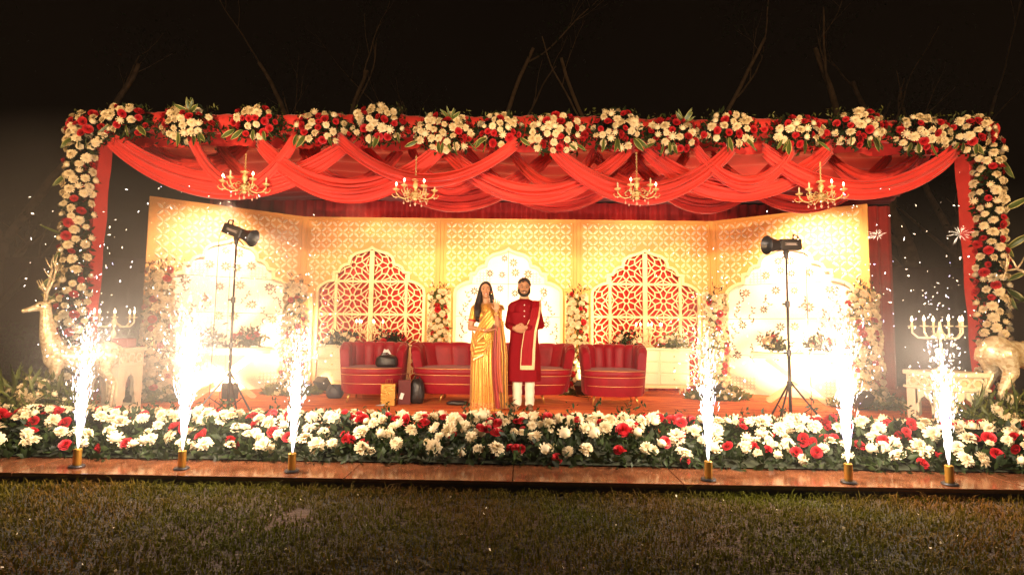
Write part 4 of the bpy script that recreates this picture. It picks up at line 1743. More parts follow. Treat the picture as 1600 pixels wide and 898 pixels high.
arrangement((gx(533, 9.25), 9.2, FZ + 0.80), 0.30, 12, 'dark leafy arrangement with white flowers on the left end of the left sideboard', 0.1, 1)
arrangement((gx(612, 9.25), 9.2, FZ + 0.80), 0.24, 13, 'red and white flower arrangement on the right end of the left sideboard', 0.5, 2)
arrangement((gx(978, 9.25), 9.2, FZ + 0.80), 0.20, 10, 'white and red flower arrangement behind the right armchair back', 0.3, 3)
arrangement((gx(1052, 9.25), 9.2, FZ + 0.80), 0.26, 12, 'leafy yellowish arrangement on the right end of the right sideboard', 0.25, 4, LEAF_LIGHT)


# trestle tables before the wing panels
def trestle(px, Y, a, label):
    r = thing('trestle_table', (gx(px, Y), Y, FZ), label, 'table', 'cream cross legged tables before the wing panels', rz=a)
    MB().rbox((0, 0, 0.74), (1.30, 0.40, 0.035), 0.006, 1).build('top', CREAM_PAINT, r)
    MB().rbox((0, 0, 0.69), (1.22, 0.34, 0.055), 0.004, 1).build('apron', CREAM_PAINT, r)
    for sy in (-1, 1):
        for s in (-1, 1):
            MB().sweep([(-0.42 * s, 0.0), (0.42 * s, 0.665)], 0.075, sy * 0.13 - 0.012 + 0.006 * s, sy * 0.13 + 0.012 + 0.006 * s).build('cross_leg', TRIM_CREAM, r)
    MB().tube([(0, -0.13, 0.333), (0, 0.13, 0.333)], 0.018, 8).build('stretcher', TRIM_CREAM, r)
    return r


trestle(350, 8.25, math.radians(30), 'cream cross legged table before the left wing panel')
trestle(1246, 8.45, math.radians(-26), 'cream cross legged table before the right wing panel')
arrangement(at(330, 536, 8.2) - Vector((0, 0, 0.03)), 0.2, 12, 'red topped flower arrangement on the left end of the left cross legged table', 0.5, 5)
arrangement(at(390, 534, 8.35) - Vector((0, 0, 0.03)), 0.2, 12, 'flower arrangement on the right end of the left cross legged table', 0.45, 6)
arrangement(at(1209, 542, 8.5) - Vector((0, 0, 0.03)), 0.17, 12, 'flower arrangement on the left end of the right cross legged table', 0.5, 7)
arrangement(at(1281, 542, 8.3) - Vector((0, 0, 0.03)), 0.17, 12, 'flower arrangement on the right end of the right cross legged table', 0.5, 8)

# ------------------------------------------------------------------ remeshed figures
def remeshed(name, mb, m, voxel, parent=None, smooth_it=6, loc=None, fac=0.5):
    me = bpy.data.meshes.new('tmp')
    me.from_pydata(mb.v, [], mb.f)
    me.materials.append(m)
    o = bpy.data.objects.new('tmp', me)
    COL.objects.link(o)
    r = o.modifiers.new('r', 'REMESH')
    r.mode = 'VOXEL'
    r.voxel_size = voxel
    s = o.modifiers.new('s', 'SMOOTH')
    s.factor = fac
    s.iterations = smooth_it
    dg = bpy.context.evaluated_depsgraph_get()
    out = bpy.data.meshes.new_from_object(o.evaluated_get(dg))
    bpy.data.objects.remove(o)
    out.name = name
    if not out.materials:
        out.materials.append(m)
    out.polygons.foreach_set('use_smooth', [True] * len(out.polygons))
    return link(name, out, parent, loc)


def limb(mb, pts, rads, n=12, flat=None):
    mb.tube(pts, rads, n, flat=flat)
    for p, r in zip(pts, rads):
        mb.ball(p, r * 0.985, n, 8)


def hand(mb, wrist, d, nrm, side, L=0.17, curl=0.5, r=0.0085, spread=0.12):
    """palm and five fingers; d points to the fingertips, nrm out of the palm, side = direction of the thumb"""
    d, nrm, side = Vector(d).normalized(), Vector(nrm).normalized(), Vector(side).normalized()
    w = Vector(wrist)
    pc = w + d * L * 0.28
    R = Matrix((side, d, nrm)).transposed()
    mb.ball(pc, 1, 12, 8, s=(L * 0.235, L * 0.30, L * 0.085), rot=R)
    for i, (off, ln) in enumerate(((0.17, 0.40), (0.06, 0.46), (-0.055, 0.42), (-0.16, 0.33))):
        p0 = w + d * L * 0.48 + side * off * L
        dd = (d + side * off * spread * 4).normalized()
        pts = [p0]
        p = p0
        for s in range(3):
            dd = (dd + nrm * curl * 0.5).normalized()
            p = p + dd * L * ln / 3
            pts.append(p)
        limb(mb, pts, [r * 1.08, r, r * 0.92, r * 0.8], 8)
    p0 = w + d * L * 0.14 + side * L * 0.17
    p1 = p0 + (d * 0.5 + side * 0.75 + nrm * 0.3).normalized() * L * 0.2
    p2 = p1 + (d * 0.85 + side * 0.25 + nrm * 0.35).normalized() * L * 0.17
    limb(mb, [p0, p1, p2], [r * 1.35, r * 1.15, r * 0.9], 8)


def head(mb, c, s=1.0, turn=0.0, jaw=1.0):
    c = Vector(c)
    R = Matrix.Rotation(turn, 3, 'Z')

    def P(x, y, z):
        return c + R @ Vector((x, y, z)) * s
    mb.ball(P(0, 0.012, 0.03), 1, 18, 14, s=(0.074 * s, 0.092 * s, 0.088 * s), rot=R)
    mb.ball(P(0, -0.020, -0.03), 1, 16, 12, s=(0.058 * s * jaw, 0.062 * s, 0.085 * s), rot=R)
    mb.ball(P(0, -0.052, -0.090), 1, 12, 8, s=(0.026 * s * jaw, 0.022 * s, 0.020 * s), rot=R)
    for e in (-1, 1):
        mb.ball(P(e * 0.036, -0.062, -0.018), 1, 10, 8, s=(0.022 * s, 0.016 * s, 0.020 * s), rot=R)
        mb.ball(P(e * 0.078, 0.012, -0.008), 1, 10, 8, s=(0.010 * s, 0.020 * s, 0.032 * s), rot=R)
        mb.ball(P(e * 0.033, -0.070, 0.026), 1, 10, 6, s=(0.026 * s, 0.012 * s, 0.008 * s), rot=R)
    mb.tube([P(0, -0.078, 0.018), P(0, -0.093, -0.006), P(0, -0.106, -0.026)], [0.008 * s, 0.011 * s, 0.015 * s], 8)
    mb.ball(P(0, -0.098, -0.028), 0.0145 * s, 8, 6)
    for e in (-1, 1):
        mb.ball(P(e * 0.014, -0.088, -0.030), 0.010 * s, 8, 6)
    mb.ball(P(0, -0.084, -0.056), 1, 10, 6, s=(0.026 * s, 0.010 * s, 0.012 * s), rot=R)


def face(parent, c, s, turn, lipm, eyem_w, eyem_d, brow, smile=True):
    c = Vector(c)
    R = Matrix.Rotation(turn, 3, 'Z')

    def P(x, y, z):
        return c + R @ Vector((x, y, z)) * s
    for e in (-1, 1):
        o = MB().ball(P(e * 0.031, -0.0665, 0.006), 1, 12, 8, s=(0.0135 * s, 0.011 * s, 0.0055 * s), rot=R).build('eye', eyem_w, parent, smooth='all')
        MB().ball(P(e * 0.031, -0.0755, 0.006), 1, 10, 6, s=(0.0080 * s, 0.0045 * s, 0.0060 * s), rot=R).build('iris', eyem_d, o, smooth='all')
        MB().tube([P(e * 0.014, -0.083, 0.026), P(e * 0.034, -0.0835, 0.033), P(e * 0.055, -0.070, 0.024)], [0.0034 * s, 0.0042 * s, 0.002 * s], 6).build('eyebrow', brow, parent, smooth='all')
    MB().tube([P(-0.025, -0.083, -0.051), P(-0.012, -0.0945, -0.0545), P(0, -0.0975, -0.0545), P(0.012, -0.0945, -0.0545), P(0.025, -0.083, -0.051)], [0.002 * s, 0.0034 * s, 0.0038 * s, 0.0034 * s, 0.002 * s], 6).build('lip', lipm, parent, smooth='all')
    MB().tube([P(-0.024, -0.083, -0.052), P(-0.012, -0.093, -0.066), P(0, -0.0955, -0.0685), P(0.012, -0.093, -0.066), P(0.024, -0.083, -0.052)], [0.0016 * s, 0.0028 * s, 0.0033 * s, 0.0028 * s, 0.0016 * s], 6).build('lip', lipm, parent, smooth='all')
    if smile:
        MB().grid(lambda u, v: P((u - .5) * 0.040, -0.0945 + 0.010 * (2 * u - 1) ** 2, -0.0555 - 0.0105 * v * (1 - (2 * u - 1) ** 2) + 0.001), 8, 2).build('teeth', mat('tooth_white', (0.85, 0.82, 0.74), 0.35), parent, smooth='all')


SKIN_M = mat('warm_brown_skin', (0.40, 0.20, 0.105), 0.5, vary=0.08, vscale=20)
SKIN_W = mat('golden_brown_skin', (0.48, 0.25, 0.135), 0.48, vary=0.08, vscale=20)
HAIR = mat('black_hair', (0.012, 0.008, 0.006), 0.42, bump=0.6, bscale=140)
EYE_W = mat('eye_white', (0.42, 0.38, 0.34), 0.3)
EYE_D = mat('eye_dark', (0.02, 0.012, 0.01), 0.2)
KURTA = mat('deep_red_kurta', (0.20, 0.002, 0.007), 0.75, spec=0.15, vary=0.12, vscale=6, bump=0.15, bscale=150)
BORDER = mat('gold_border_brocade', (0.75, 0.50, 0.27), 0.45, metal=0.25, vary=0.3, vscale=90)
WHITE_CL = mat('white_cotton', (0.78, 0.72, 0.58), 0.75, vary=0.06, vscale=12, bump=0.1, bscale=100)
SHOE = mat('tan_shoe', (0.16, 0.075, 0.035), 0.5)
GOLDJ = mat('jewellery_gold', (0.85, 0.55, 0.20), 0.25, metal=0.8)

# ---- the man
MY = 7.42
man = thing('person', (gx(818, MY), MY, FZ), 'bearded smiling man in a long deep red kurta with a gold bordered red shawl', 'man')
mb = MB()
H0 = Vector((-0.005, -0.02, 1.635))
head(mb, H0, 1.04, 0.05)
limb(mb, [(0, 0.01, 1.55), (0, 0.02, 1.44)], [0.055, 0.06], 14)
limb(mb, [(0, 0.01, 1.36), (0, 0.0, 1.15), (0, 0.01, 0.95)], [0.125, 0.13, 0.135], 16)
for s in (-1, 1):
    limb(mb, [(0, 0.015, 1.42), (s * 0.14, 0.02, 1.385)], [0.066, 0.054], 12)
    limb(mb, [(s * 0.085, 0.0, 0.92), (s * 0.085, -0.005, 0.50), (s * 0.085, 0.02, 0.09)], [0.095, 0.062, 0.042], 12)
    limb(mb, [(s * 0.085, 0.01, 0.05), (s * 0.10, -0.13, 0.03)], [0.04, 0.032], 10)
# arms: hands folded low on the chest, slightly to picture left
limb(mb, [(-0.155, 0.02, 1.38), (-0.21, 0.0, 1.13)], [0.055, 0.045], 12)
limb(mb, [(-0.21, 0.0, 1.13), (-0.13, -0.20, 1.085)], [0.043, 0.030], 12)
limb(mb, [(0.155, 0.02, 1.38), (0.225, 0.0, 1.13)], [0.055, 0.045], 12)
limb(mb, [(0.225, 0.0, 1.13), (0.02, -0.20, 1.10)], [0.043, 0.030], 12)
hand(mb, (0.01, -0.205, 1.10), (-1, -0.1, -0.05), (0, 0.6, -0.6), (0, -0.3, 1), 0.165, 0.5, 0.0105)
hand(mb, (-0.135, -0.20, 1.08), (1, -0.25, -0.25), (0, 0.7, 0.6), (0, -0.4, 1), 0.165, 0.6, 0.0105)
body = remeshed('body', mb, SKIN_M, 0.0052, man, 3)
face(man, H0, 1.04, 0.05, mat('lip_brown', (0.30, 0.09, 0.06), 0.5), EYE_W, EYE_D, HAIR)
# hair: short, swept up
mb = MB()
for i in range(70):
    a = rd.uniform(0, 2 * PI)
    e = rd.random()
    x, y, z = 0.076 * math.cos(a) * math.cos(e), 0.012 + 0.094 * math.sin(a) * math.cos(e), 0.035 + 0.092 * math.sin(e)
    if y < -0.045 and z < 0.085:
        continue
    if z < 0.05 and y < -0.01:
        continue
    mb.ball(H0 + Vector((x, y, z)) * 1.04, 0.020, 8, 6)
mb.ball(H0 + Vector((0, 0.024, 0.056)) * 1.04, 1, 18, 12, s=(0.079, 0.086, 0.072))
for i in range(60):
    a, e = rd.uniform(0, 2 * PI), rd.random() ** .5
    mb.ball(H0 + Vector((0.060 * e * math.cos(a), 0.012 + 0.072 * e * math.sin(a), 0.128 - 0.045 * e * e + rd.uniform(-.004, .010))) * 1.04, 0.014, 6, 5)
remeshed('hair', mb, HAIR, 0.006, man, 2)
# beard and moustache
mb = MB()
for i in range(15):
    t = i / 14
    a = -PI * t
    x = 0.069 * math.cos(a)
    y = -0.012 - 0.072 * math.sin(-a) ** 1.0
    z = -0.035 - 0.062 * math.sin(-a) ** 0.8
    mb.ball(H0 + Vector((x, y, z)) * 1.04, 0.018, 8, 6)
    if 0.08 < t < 0.92:
        mb.ball(H0 + Vector((x * 0.86, y * 0.97, z - 0.006)) * 1.04, 0.020, 8, 6)
    if t < 0.14 or t > 0.86:
        mb.ball(H0 + Vector((x * 1.03, y + 0.012, z + 0.03)) * 1.04, 0.011, 8, 6)
for x in np.linspace(-0.036, 0.036, 9):
    mb.ball(H0 + Vector((x, -0.098 + 11 * x * x, -0.0435 - 5 * x * x)) * 1.04, 0.0066, 8, 6)
remeshed('beard', mb, HAIR, 0.005, man, 2)
# kurta
mb = MB()
limb(mb, [(0, 0.01, 1.36), (0, 0.0, 1.15), (0, 0.01, 0.98)], [0.14, 0.15, 0.152], 18)
for s in (-1, 1):
    limb(mb, [(0, 0.015, 1.44), (s * 0.150, 0.02, 1.39)], [0.072, 0.062], 12)
limb(mb, [(-0.158, 0.02, 1.38), (-0.212, 0.0, 1.13)], [0.064, 0.052], 12)
limb(mb, [(-0.212, 0.0, 1.13), (-0.15, -0.165, 1.09)], [0.051, 0.042], 12)
limb(mb, [(0.158, 0.02, 1.38), (0.228, 0.0, 1.13)], [0.064, 0.052], 12)
limb(mb, [(0.228, 0.0, 1.13), (0.05, -0.18, 1.10)], [0.051, 0.042], 12)


def skirt_fn(u, v):
    a = 2 * PI * u
    z = 1.30 - 0.92 * v
    rx = 0.215 - 0.03 * math.sin(PI * min(1, v * 1.6)) + 0.015 * v
    ry = 0.135 + 0.005 * v
    k = 1 + 0.035 * v * math.sin(a * 7 + 1) + 0.03 * v * math.sin(a * 3)
    return Vector((rx * k * math.cos(a), 0.0 + ry * k * math.sin(a), z))


sk = MB().grid(skirt_fn, 48, 24, closed_u=True)
n_ = 48
sk.f.append(tuple(range(n_))[::-1])
sk.f.append(tuple(24 * n_ + k for k in range(n_)))
mb.add(sk.v, sk.f)
remeshed('kurta', mb, KURTA, 0.008, man, 4)
MB().grid(lambda u, v: Vector((0.068 * math.cos(2 * PI * u), 0.012 + 0.068 * math.sin(2 * PI * u), 1.478 + 0.03 * v - 0.02 * math.cos(2 * PI * u - PI * 1.5) * -1)), 24, 2, closed_u=True).build('collar', BORDER, man, smooth='all')
for z in (1.40, 1.32, 1.25, 1.02, 0.82):
    MB().ball((0.0, -0.142 if z < 1.38 else -0.128, z), 0.009, 8, 6, s=(1, 0.5, 1)).build('button', mat('pearl_button', (0.85, 0.75, 0.62), 0.3), man, smooth='all')


def cloth_strip(name, path, wv, m, parent, thick=0.006, nseg=40, ripple=0.0):
    """ribbon along path (list of Vectors), wv = list of width vectors"""
    n = len(path)

    def fn(u, v):
        t = u * (n - 1)
        i = min(n - 2, int(t))
        f = t - i
        f2 = f * f * (3 - 2 * f)
        p = Vector(path[i]).lerp(Vector(path[i + 1]), f2)
        w = Vector(wv[i]).lerp(Vector(wv[i + 1]), f2)
        return p + w * (v - 0.5) + Vector((0, -ripple * math.sin(v * PI * 5 + u * 4), 0))
    o = MB().grid(fn, nseg, 12).build(name, m, parent, smooth='all')
    md = o.modifiers.new('t', 'SOLIDIFY')
    md.thickness = thick
    return o


# shawl over his left shoulder (picture right), falling in front to mid thigh, with gold borders
sp_ = [(0.185, 0.12, 1.20), (0.185, 0.06, 1.39), (0.165, -0.01, 1.468), (0.16, -0.12, 1.37), (0.13, -0.178, 1.22), (0.075, -0.187, 1.04), (0.05, -0.180, 0.80), (0.04, -0.176, 0.545)]
wv_ = [(0.10, 0, 0), (0.10, 0, 0), (0.11, 0.02, 0), (0.12, 0.02, 0.02), (0.13, 0.0, 0.03), (0.16, 0, 0.02), (0.175, 0, 0.0), (0.18, 0, 0.0)]
shawl = cloth_strip('shawl', sp_, wv_, mat('shawl_red', (0.24, 0.003, 0.008), 0.65, spec=0.2), man, ripple=0.006)
for sgn in (1,):
    p2 = [Vector(p) + Vector(w) * 0.45 * sgn + Vector((0, -0.008, 0)) for p, w in zip(sp_, wv_)]
    cloth_strip('gold_border', p2, [Vector(w) * 0.20 for w in wv_], BORDER, man, 0.003)
p2 = [Vector(p) - Vector(w) * 0.49 + Vector((0, -0.008, 0)) for p, w in zip(sp_[4:], wv_[4:])]
cloth_strip('gold_border', p2, [Vector(w) * 0.06 for w in wv_[4:]], BORDER, man, 0.003)
cloth_strip('gold_border', [(0.04, -0.188, 0.60), (0.04, -0.188, 0.545)], [(0.185, 0, 0), (0.185, 0, 0)], BORDER, man, 0.003)
# trousers and shoes
for s in (-1, 1):
    mb = MB().grid(lambda u, v: Vector((s * 0.085 + (0.072 - 0.012 * v + 0.003 * math.sin(v * 30 + u * 6)) * math.cos(2 * PI * u), 0.01 + (0.072 - 0.010 * v + 0.004 * math.sin(v * 26)) * math.sin(2 * PI * u), 0.60 - 0.54 * v)), 22, 26, closed_u=True)
    mb.build('trouser_leg', WHITE_CL, man, smooth='all')
    mb = MB()
    limb(mb, [(s * 0.085, 0.045, 0.045), (s * 0.095 - (0.01 if s > 0 else 0.03), -0.06, 0.042), (s * 0.105 - (0.01 if s > 0 else 0.05), -0.16, 0.034)], [0.045, 0.044, 0.038], 12)
    sh = remeshed('shoe', mb, SHOE, 0.008, man, 3)

# ---- the woman
WY = 7.36
wom = thing('person', (gx(759, WY), WY, FZ), 'smiling woman with long dark hair in a golden silk sari, one hand raised', 'woman')
HW = Vector((-0.02, -0.02, 1.60))
mb = MB()
head(mb, HW, 0.98, 0.12, 0.9)
limb(mb, [(-0.02, 0.01, 1.53), (-0.01, 0.015, 1.40)], [0.044, 0.050], 14)
limb(mb, [(0, 0.01, 1.33), (0, 0.0, 1.14), (0, 0.01, 0.95)], [0.10, 0.10, 0.125], 16)
for s in (-1, 1):
    limb(mb, [(0, 0.015, 1.39), (s * 0.145, 0.02, 1.345)], [0.058, 0.050], 12)
    mb.ball((s * 0.065, -0.075, 1.25), 1, 12, 8, s=(0.06, 0.055, 0.06))
    limb(mb, [(s * 0.08, 0.0, 0.92), (s * 0.08, 0, 0.50), (s * 0.07, 0.02, 0.09)], [0.09, 0.055, 0.038], 12)
    limb(mb, [(s * 0.07, 0.01, 0.05), (s * 0.08, -0.12, 0.03)], [0.035, 0.028], 10)
E1 = Vector((-0.215, -0.01, 1.09))
W1 = Vector((-0.005, -0.215, 1.055))
limb(mb, [(-0.165, 0.02, 1.345), E1], [0.048, 0.040], 12)
limb(mb, [E1, W1], [0.038, 0.024], 12)
hand(mb, W1, (1, -0.05, 0.06), (0.1, 0.2, 1), (0, -1, 0.2), 0.155, 0.15, 0.0095)
E2 = Vector((0.145, -0.10, 1.10))
W2 = Vector((0.135, -0.20, 1.31))
limb(mb, [(0.155, 0.02, 1.345), E2], [0.048, 0.040], 12)
limb(mb, [E2, W2], [0.037, 0.024], 12)
hand(mb, W2, (0.02, 0.05, 1), (0, -1, 0.05), (-1, 0, 0.1), 0.17, 0.12, 0.0088, 0.42)
remeshed('body', mb, SKIN_W, 0.0052, wom, 3)
face(wom, HW, 0.98, 0.12, mat('lip_red', (0.45, 0.04, 0.05), 0.4), EYE_W, EYE_D, HAIR)
MB().ball(HW + Vector((0.012, -0.094, 0.036)), 0.0045, 8, 6).build('forehead_dot', mat('bindi_red', (0.4, 0.01, 0.02), 0.5), wom)
# hair: centre parting, falling over her right shoulder (picture left)
mb = MB()
mb.ball(HW + Vector((0.0, 0.028, 0.040)), 1, 18, 12, s=(0.080, 0.088, 0.082))
for s in (-1, 1):
    for k in range(9):
        t = k / 8
        mb.ball(HW + Vector((s * (0.012 + 0.066 * math.sin(t * PI / 2)), -0.070 + 0.062 * t, 0.095 - 0.10 * t ** 1.5)), 0.017, 8, 6)
limb(mb, [HW + Vector((-0.065, 0.02, 0.02)), HW + Vector((-0.085, 0.01, -0.10)), Vector((-0.125, -0.045, 1.39)), Vector((-0.12, -0.105, 1.31)), Vector((-0.12, -0.125, 1.25)), Vector((-0.125, -0.125, 1.19))],
     [0.030, 0.036, 0.046, 0.050, 0.040, 0.014], 12, flat=None)
limb(mb, [HW + Vector((-0.05, 0.05, 0.0)), Vector((-0.08, 0.09, 1.40)), Vector((-0.12, 0.10, 1.2))], [0.045, 0.06, 0.04], 12)
limb(mb, [HW + Vector((0.06, 0.05, 0.0)), Vector((0.07, 0.06, 1.47)), Vector((0.05, 0.09, 1.35))], [0.035, 0.032, 0.03], 12)
remeshed('hair', mb, HAIR, 0.007, wom, 2)
mb = MB()
for k in range(8):
    a = k * 0.8
    mb.ball(HW + Vector((0.076 + 0.010 * math.cos(a), 0.03, -0.02 + 0.02 * math.sin(a))), 0.012, 8, 6)
mb.build('hair_flowers', mat('dark_red_bloom', (0.12, 0.01, 0.015), 0.6), wom, smooth='all')

SARI = bpy.data.materials.new('gold_silk_sari')
SARI.use_nodes = True
_n = SARI.node_tree
_b = _n.nodes['Principled BSDF']
_b.inputs['Roughness'].default_value = 0.3
_b.inputs['Metallic'].default_value = 0.5
_b.inputs['Sheen Weight'].default_value = 0.3
_tc = _n.nodes.new('ShaderNodeTexCoord')
_v = _n.nodes.new('ShaderNodeTexVoronoi')
_v.inputs['Scale'].default_value = 26
_n.links.new(_tc.outputs['Object'], _v.inputs['Vector'])
_r = _n.nodes.new('ShaderNodeValToRGB')
_r.color_ramp.elements[0].position = 0.12
_r.color_ramp.elements[0].color = (0.42, 0.13, 0.02, 1)
_r.color_ramp.elements[1].position = 0.30
_r.color_ramp.elements[1].color = (0.66, 0.33, 0.06, 1)
_n.links.new(_v.outputs['Distance'], _r.inputs['Fac'])
_n.links.new(_r.outputs['Color'], _b.inputs['Base Color'])
SARI_B = mat('sari_border', (0.80, 0.50, 0.16), 0.3, metal=0.5, col2=(0.50, 0.16, 0.05), vscale=40)
MAROON_SILK = mat('maroon_silk', (0.34, 0.025, 0.02), 0.35, sheen=0.3, vary=0.2, vscale=10)

SEC = [(0.012, 0.015, 0.235, 0.165), (0.20, 0.01, 0.222, 0.155), (0.45, -0.005, 0.205, 0.145), (0.70, -0.012, 0.195, 0.140), (0.86, -0.012, 0.190, 0.138), (0.98, -0.008, 0.168, 0.128), (1.06, 0.0, 0.140, 0.118)]


def sec(z):
    for a, b in zip(SEC, SEC[1:]):
        if z <= b[0]:
            t = max(0, (z - a[0]) / (b[0] - a[0]))
            return [a[i] + (b[i] - a[i]) * t for i in range(4)]
    return list(SEC[-1])


def sari_fn(u, v):
    a = 2 * PI * u
    z = 0.008 + 1.05 * v
    _, cx, rx, ry = sec(z)
    # deep pleats fan out at the front, centred right of middle
    fr = max(0, math.cos(a + PI / 2 - 0.25)) ** 1.5
    k = 1 + (0.095 * (1 - v) + 0.012) * fr * math.sin(a * 22 + 1.2 * (1 - v)) + 0.012 * math.sin(a * 5 + v * 6)
    lean = -0.03 * (1 - v) * max(0, math.cos(a))
    return Vector((cx + rx * k * math.cos(a) + lean, ry * k * math.sin(a), z))


mb = MB().grid(sari_fn, 220, 60, closed_u=True)
mb.build('sari_skirt', SARI, wom, smooth='all')


def band_fn(u, v):
    z0, z1 = 0.03, 0.105
    p = sari_fn(u, (z0 + (z1 - z0) * v) / 1.05)
    c = Vector((0.015, 0, p.z))
    return c + (p - c) * 1.012


MB().grid(band_fn, 220, 3, closed_u=True).build('hem_border', SARI_B, wom, smooth='all')
# blouse with short sleeves
mb = MB()
limb(mb, [(0, 0.01, 1.33), (0, 0.0, 1.22)], [0.108, 0.106], 16)
for s in (-1, 1):
    limb(mb, [(0, 0.015, 1.375), (s * 0.145, 0.02, 1.34)], [0.064, 0.058], 12)
    mb.ball((s * 0.065, -0.082, 1.25), 1, 12, 8, s=(0.066, 0.056, 0.064))
limb(mb, [(-0.165, 0.02, 1.345), Vector((-0.165, 0.02, 1.345)).lerp(E1, 0.55)], [0.056, 0.052], 12)
limb(mb, [(0.158, 0.02, 1.345), Vector((0.155, 0.02, 1.345)).lerp(E2, 0.55)], [0.056, 0.052], 12)
remeshed('blouse', mb, SARI, 0.007, wom, 3)
for A_, B_ in ((Vector((-0.165, 0.02, 1.345)), E1), (Vector((0.155, 0.02, 1.345)), E2)):
    p = A_.lerp(B_, 0.60)
    MB().tube([A_.lerp(B_, 0.58), A_.lerp(B_, 0.67)], 0.0555, 14).build('sleeve_hem', mat('red_sleeve_band', (0.5, 0.03, 0.03), 0.5), wom, smooth='all')
# pallu: from the hip across the chest, over her left shoulder (picture right) and down
pp = [(-0.175, -0.09, 0.88), (-0.10, -0.168, 1.03), (0.0, -0.172, 1.16), (0.075, -0.145, 1.27), (0.125, -0.075, 1.375), (0.15, 0.02, 1.415), (0.175, 0.10, 1.34)]
ww = [(0.03, 0, 0.22), (0.02, 0, 0.24), (-0.04, 0, 0.24), (-0.08, 0, 0.19), (-0.12, 0, 0.09), (-0.13, 0, 0.03), (-0.13, 0, 0.0)]
cloth_strip('pallu', pp, ww, SARI, wom, 0.006, 60, ripple=0.009)
p2 = [Vector(p) - Vector(w) * 0.47 + Vector((0, -0.012, 0)) for p, w in zip(pp, ww)]
cloth_strip('pallu_border', p2, [Vector(w) * 0.13 for w in ww], SARI_B, wom, 0.003, 60)
# hip drape falling diagonally
hp_ = [(-0.20, -0.06, 0.93), (-0.14, -0.155, 0.80), (-0.02, -0.182, 0.84), (0.07, -0.165, 0.97)]
hw_ = [Vector(q) for q in ((0.02, 0, 0.26), (0.05, 0, 0.28), (0.02, 0, 0.22), (0.0, 0, 0.12))]
cloth_strip('hip_drape', hp_, hw_, SARI, wom, 0.006, 40, ripple=0.010)
cloth_strip('drape_border', [Vector(p) - w * 0.46 + Vector((0, -0.012, 0)) for p, w in zip(hp_, hw_)], [w * 0.10 for w in hw_], SARI_B, wom, 0.003, 40)


def side_fall(name, x0, x1, y0, z0, z1, m, ph, amp=0.022, kk=3.0):
    def fn(u, v):
        z = z0 + (z1 - z0) * v
        w_ = (0.35 + 0.65 * min(1, v * 2.5))
        x = (x0 + x1) / 2 - 0.055 * max(0, 1 - v * 2) * (1 if z0 > 1.2 else 0) + (x1 - x0) * (u - 0.5) * w_ + 0.05 * v ** 2 + 0.008 * math.sin(v * 5 + ph)
        return Vector((x, y0 - amp * math.sin(u * PI * kk * 2 + ph + 0.6 * v) - 0.03 * v, z))
    o = MB().grid(fn, 36, 40).build(name, m, wom, smooth='all')
    md = o.modifiers.new('t', 'SOLIDIFY')
    md.thickness = 0.005
    return o


side_fall('pallu_fall', 0.15, 0.27, -0.05, 1.40, 0.03, SARI, 0.0)
side_fall('pallu_fall', 0.14, 0.19, -0.145, 1.10, 0.25, mat('orange_silk', (0.50, 0.10, 0.04), 0.35, sheen=0.3), 1.0, 0.014, 1.5)
side_fall('pallu_fall', 0.085, 0.15, -0.17, 1.12, 0.05, MAROON_SILK, 2.0, 0.014, 1.5)
# jewellery
for t in (0.80, 0.88, 0.95):
    p = E1.lerp(W1, t)
    d = (W1 - E1).normalized() * 0.006
    MB().tube([p - d, p + d], 0.031, 14).build('bangle', GOLDJ, wom, smooth='all')
    p = E2.lerp(W2, t)
    d = (W2 - E2).normalized() * 0.006
    MB().tube([p - d, p + d], 0.031, 14).build('bangle', GOLDJ, wom, smooth='all')
nk = [Vector((-0.01 + 0.055 * math.cos(a), -0.005 - 0.085 * math.sin(a) ** 1.0, 1.42 - 0.11 * math.sin(a))) for a in np.linspace(0, PI, 17)]
MB().tube(nk, 0.006, 6).ball(nk[8] + Vector((0, -0.01, -0.01)), 0.018, 8, 6).build('necklace', GOLDJ, wom, smooth='all')
for s in (-1, 1):
    MB().ball(HW + Vector((s * 0.078, -0.005, -0.045)), 0.010, 8, 6, s=(1, 1, 1.8)).build('earring', GOLDJ, wom)
# ------------------------------------------------------------------ chandeliers, candelabra, light stands, deer
GILT = mat('antique_gilt', (0.78, 0.56, 0.24), 0.38, metal=0.35, vary=0.3, vscale=40, bump=0.3, bscale=120)
CRYSTAL = mat('pink_crystal', (0.75, 0.42, 0.30), 0.12, spec=0.8)
CANDLE = mat('candle_tube', (0.80, 0.68, 0.42), 0.5)


